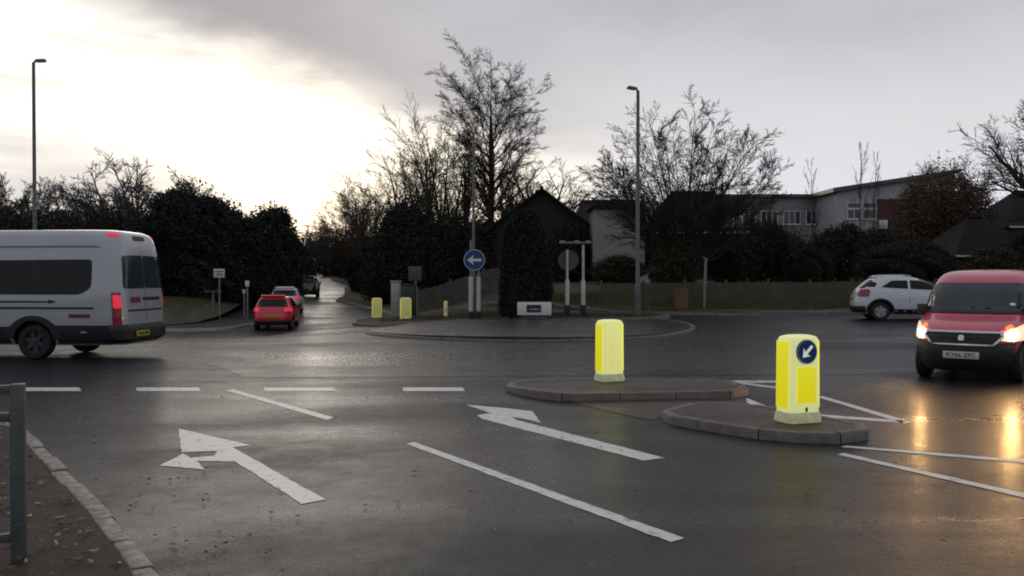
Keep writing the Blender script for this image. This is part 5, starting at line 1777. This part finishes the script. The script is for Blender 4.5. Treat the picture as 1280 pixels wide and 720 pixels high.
# ------------------------------------------------------------------ light and sky
def world():
    w = bpy.data.worlds.new('World')
    SC.world = w
    w.use_nodes = True
    nt = w.node_tree
    L = nt.links.new
    bg = nt.nodes['Background']
    bg.inputs['Strength'].default_value = .1
    SUN_AZ, SUN_EL = -13.0, 6.5          # degrees right of the view axis, above the horizon
    sky = _n(nt, 'ShaderNodeTexSky', sky_type='NISHITA', sun_disc=False)
    sky.sun_elevation, sky.sun_rotation = R(SUN_EL), R(SUN_AZ)
    tc = _n(nt, 'ShaderNodeTexCoord')
    sep = _n(nt, 'ShaderNodeSeparateXYZ')
    L(tc.outputs['Generated'], sep.inputs[0])

    def mth(op, a, b=None, c=None, clamp=False):
        n = _n(nt, 'ShaderNodeMath', operation=op)
        n.use_clamp = clamp
        for i, v in enumerate((a, b, c)):
            if v is None: continue
            if isinstance(v, (int, float)): n.inputs[i].default_value = v
            else: L(v, n.inputs[i])
        return n.outputs[0]

    def ss(a, b, v):
        n = _n(nt, 'ShaderNodeMapRange', interpolation_type='SMOOTHSTEP')
        n.inputs['From Min'].default_value, n.inputs['From Max'].default_value = a, b
        L(v, n.inputs['Value'])
        return n.outputs['Result']

    def mix(f, a, b):
        n = _n(nt, 'ShaderNodeMix', data_type='RGBA')
        if isinstance(f, float): n.inputs['Factor'].default_value = f
        else: L(f, n.inputs['Factor'])
        for i, v in ((6, a), (7, b)):
            if isinstance(v, tuple): n.inputs[i].default_value = (*v, 1)
            else: L(v, n.inputs[i])
        return n.outputs[2]

    az = mth('ARCTAN2', sep.outputs['X'], sep.outputs['Y'])
    el = mth('ARCSINE', sep.outputs['Z'])
    cmb = _n(nt, 'ShaderNodeCombineXYZ')
    L(mth('MULTIPLY', az, 1.), cmb.inputs[0]); L(mth('MULTIPLY', el, 2.6), cmb.inputs[1])
    n1 = _n(nt, 'ShaderNodeTexNoise', Scale=2.6, Detail=7., Roughness=.55, Distortion=.3)
    n2 = _n(nt, 'ShaderNodeTexNoise', Scale=7.5, Detail=6., Roughness=.55, Distortion=.4)
    L(cmb.outputs[0], n1.inputs['Vector']); L(cmb.outputs[0], n2.inputs['Vector'])
    f1, f2 = mth('SUBTRACT', n1.outputs['Fac'], .5), mth('SUBTRACT', n2.outputs['Fac'], .5)
    wob = mth('ADD', mth('MULTIPLY', f1, .16), mth('MULTIPLY', f2, .05))
    # height above the slanting lower edge of the grey deck
    edge = mth('ADD', mth('ADD', el, mth('MULTIPLY', mth('MINIMUM', az, .0), .30)), wob)
    right = ss(.0, .22, az)
    deck = mth('MULTIPLY', ss(.095, .185, edge), mth('SUBTRACT', 1., mth('MULTIPLY', mth('MULTIPLY', right, ss(.33, .17, el)), .75)))
    # distance from the sun
    sv = (math.sin(R(SUN_AZ)) * math.cos(R(SUN_EL)), math.cos(R(SUN_AZ)) * math.cos(R(SUN_EL)), math.sin(R(SUN_EL)))
    vm = _n(nt, 'ShaderNodeVectorMath', operation='DOT_PRODUCT')
    L(tc.outputs['Generated'], vm.inputs[0]); vm.inputs[1].default_value = sv
    ang = mth('ARCCOSINE', mth('MINIMUM', vm.outputs['Value'], 1.))
    near = ss(.50, .02, ang)
    # lit gap under the deck: white-gold near the sun, blue-white to the right
    low = ss(.16, .0, el)
    gap_sun = mix(near, (.98, .96, .93), (1.6, 1.49, 1.28))
    gap_sun = mix(mth('MULTIPLY', low, .6), gap_sun, mix(near, (.86, .80, .74), (1.3, 1.06, .70)))
    gap_right = mix(mth('ADD', mth('MULTIPLY', f2, 1.6), mth('MULTIPLY', ss(.0, .2, el), .8), clamp=True), (.76, .78, .87), (.80, .79, .82))
    gap = mix(right, gap_sun, gap_right)
    grey = mix(mth('ADD', mth('MULTIPLY', f1, 2.6), .5, clamp=True), (.44, .44, .495), (.62, .615, .66))
    grey = mix(mth('MULTIPLY', ss(.02, -.35, az), .75), grey, mix(mth('ADD', mth('MULTIPLY', f2, 2.), .5, clamp=True), (.30, .29, .315), (.45, .43, .455)))
    # streaks of thin cloud drifting in the bright part
    st = _n(nt, 'ShaderNodeTexNoise', Scale=3.2, Detail=6., Roughness=.6)
    c2 = _n(nt, 'ShaderNodeCombineXYZ')
    L(mth('ADD', mth('MULTIPLY', az, 1.3), mth('MULTIPLY', el, 1.5)), c2.inputs[0]); L(mth('MULTIPLY', el, 9.), c2.inputs[1])
    L(c2.outputs[0], st.inputs['Vector'])
    streak = mth('MULTIPLY', ss(.46, .70, st.outputs['Fac']), .6)
    gap = mix(streak, gap, (.82, .76, .73))
    # low far bank of grey on the left horizon
    bank = mth('MULTIPLY', ss(.17, .07, mth('ADD', el, mth('MULTIPLY', f2, .12))), ss(-.26, -.42, az))
    gap = mix(mth('MULTIPLY', bank, .9), gap, (.66, .66, .69))
    col = mix(deck, gap, grey)
    # the rest of the sky, behind and overhead: an even grey deck
    back = ss(.75, 1.5, mth('ABSOLUTE', az))
    col = mix(back, col, mix(mth('ADD', f1, .5), (.37, .385, .43), (.49, .505, .55)))
    col = mix(ss(.45, .9, el), col, mix(mth('ADD', f1, .5), (.36, .375, .42), (.48, .49, .535)))
    sc_ = _n(nt, 'ShaderNodeVectorMath', operation='SCALE')
    L(col, sc_.inputs[0]); sc_.inputs['Scale'].default_value = 10.
    L(mix(.94, sky.outputs['Color'], sc_.outputs[0]), bg.inputs['Color'])
    s = bpy.data.lights.new('sun', 'SUN')
    s.energy, s.angle, s.color = .5, R(32), (1, .92, .80)
    so = bpy.data.objects.new('sun', s)
    COL.objects.link(so)
    so.rotation_euler = Vector(sv).to_track_quat('Z', 'Y').to_euler()


world()
SC.render.engine = 'CYCLES'
SC.cycles.use_denoising = True
SC.cycles.denoising_prefilter = 'NONE'
SC.cycles.max_bounces = 5
SC.cycles.diffuse_bounces = 2
SC.cycles.glossy_bounces = 3
SC.cycles.sample_clamp_indirect = 25
SC.cycles.caustics_reflective = False
SC.cycles.pixel_filter_type = 'BLACKMAN_HARRIS'
SC.cycles.filter_width = 1.9
SC.view_settings.view_transform = 'Standard'
SC.view_settings.look = 'None'
SC.view_settings.exposure = 0
SC.view_settings.gamma = 1
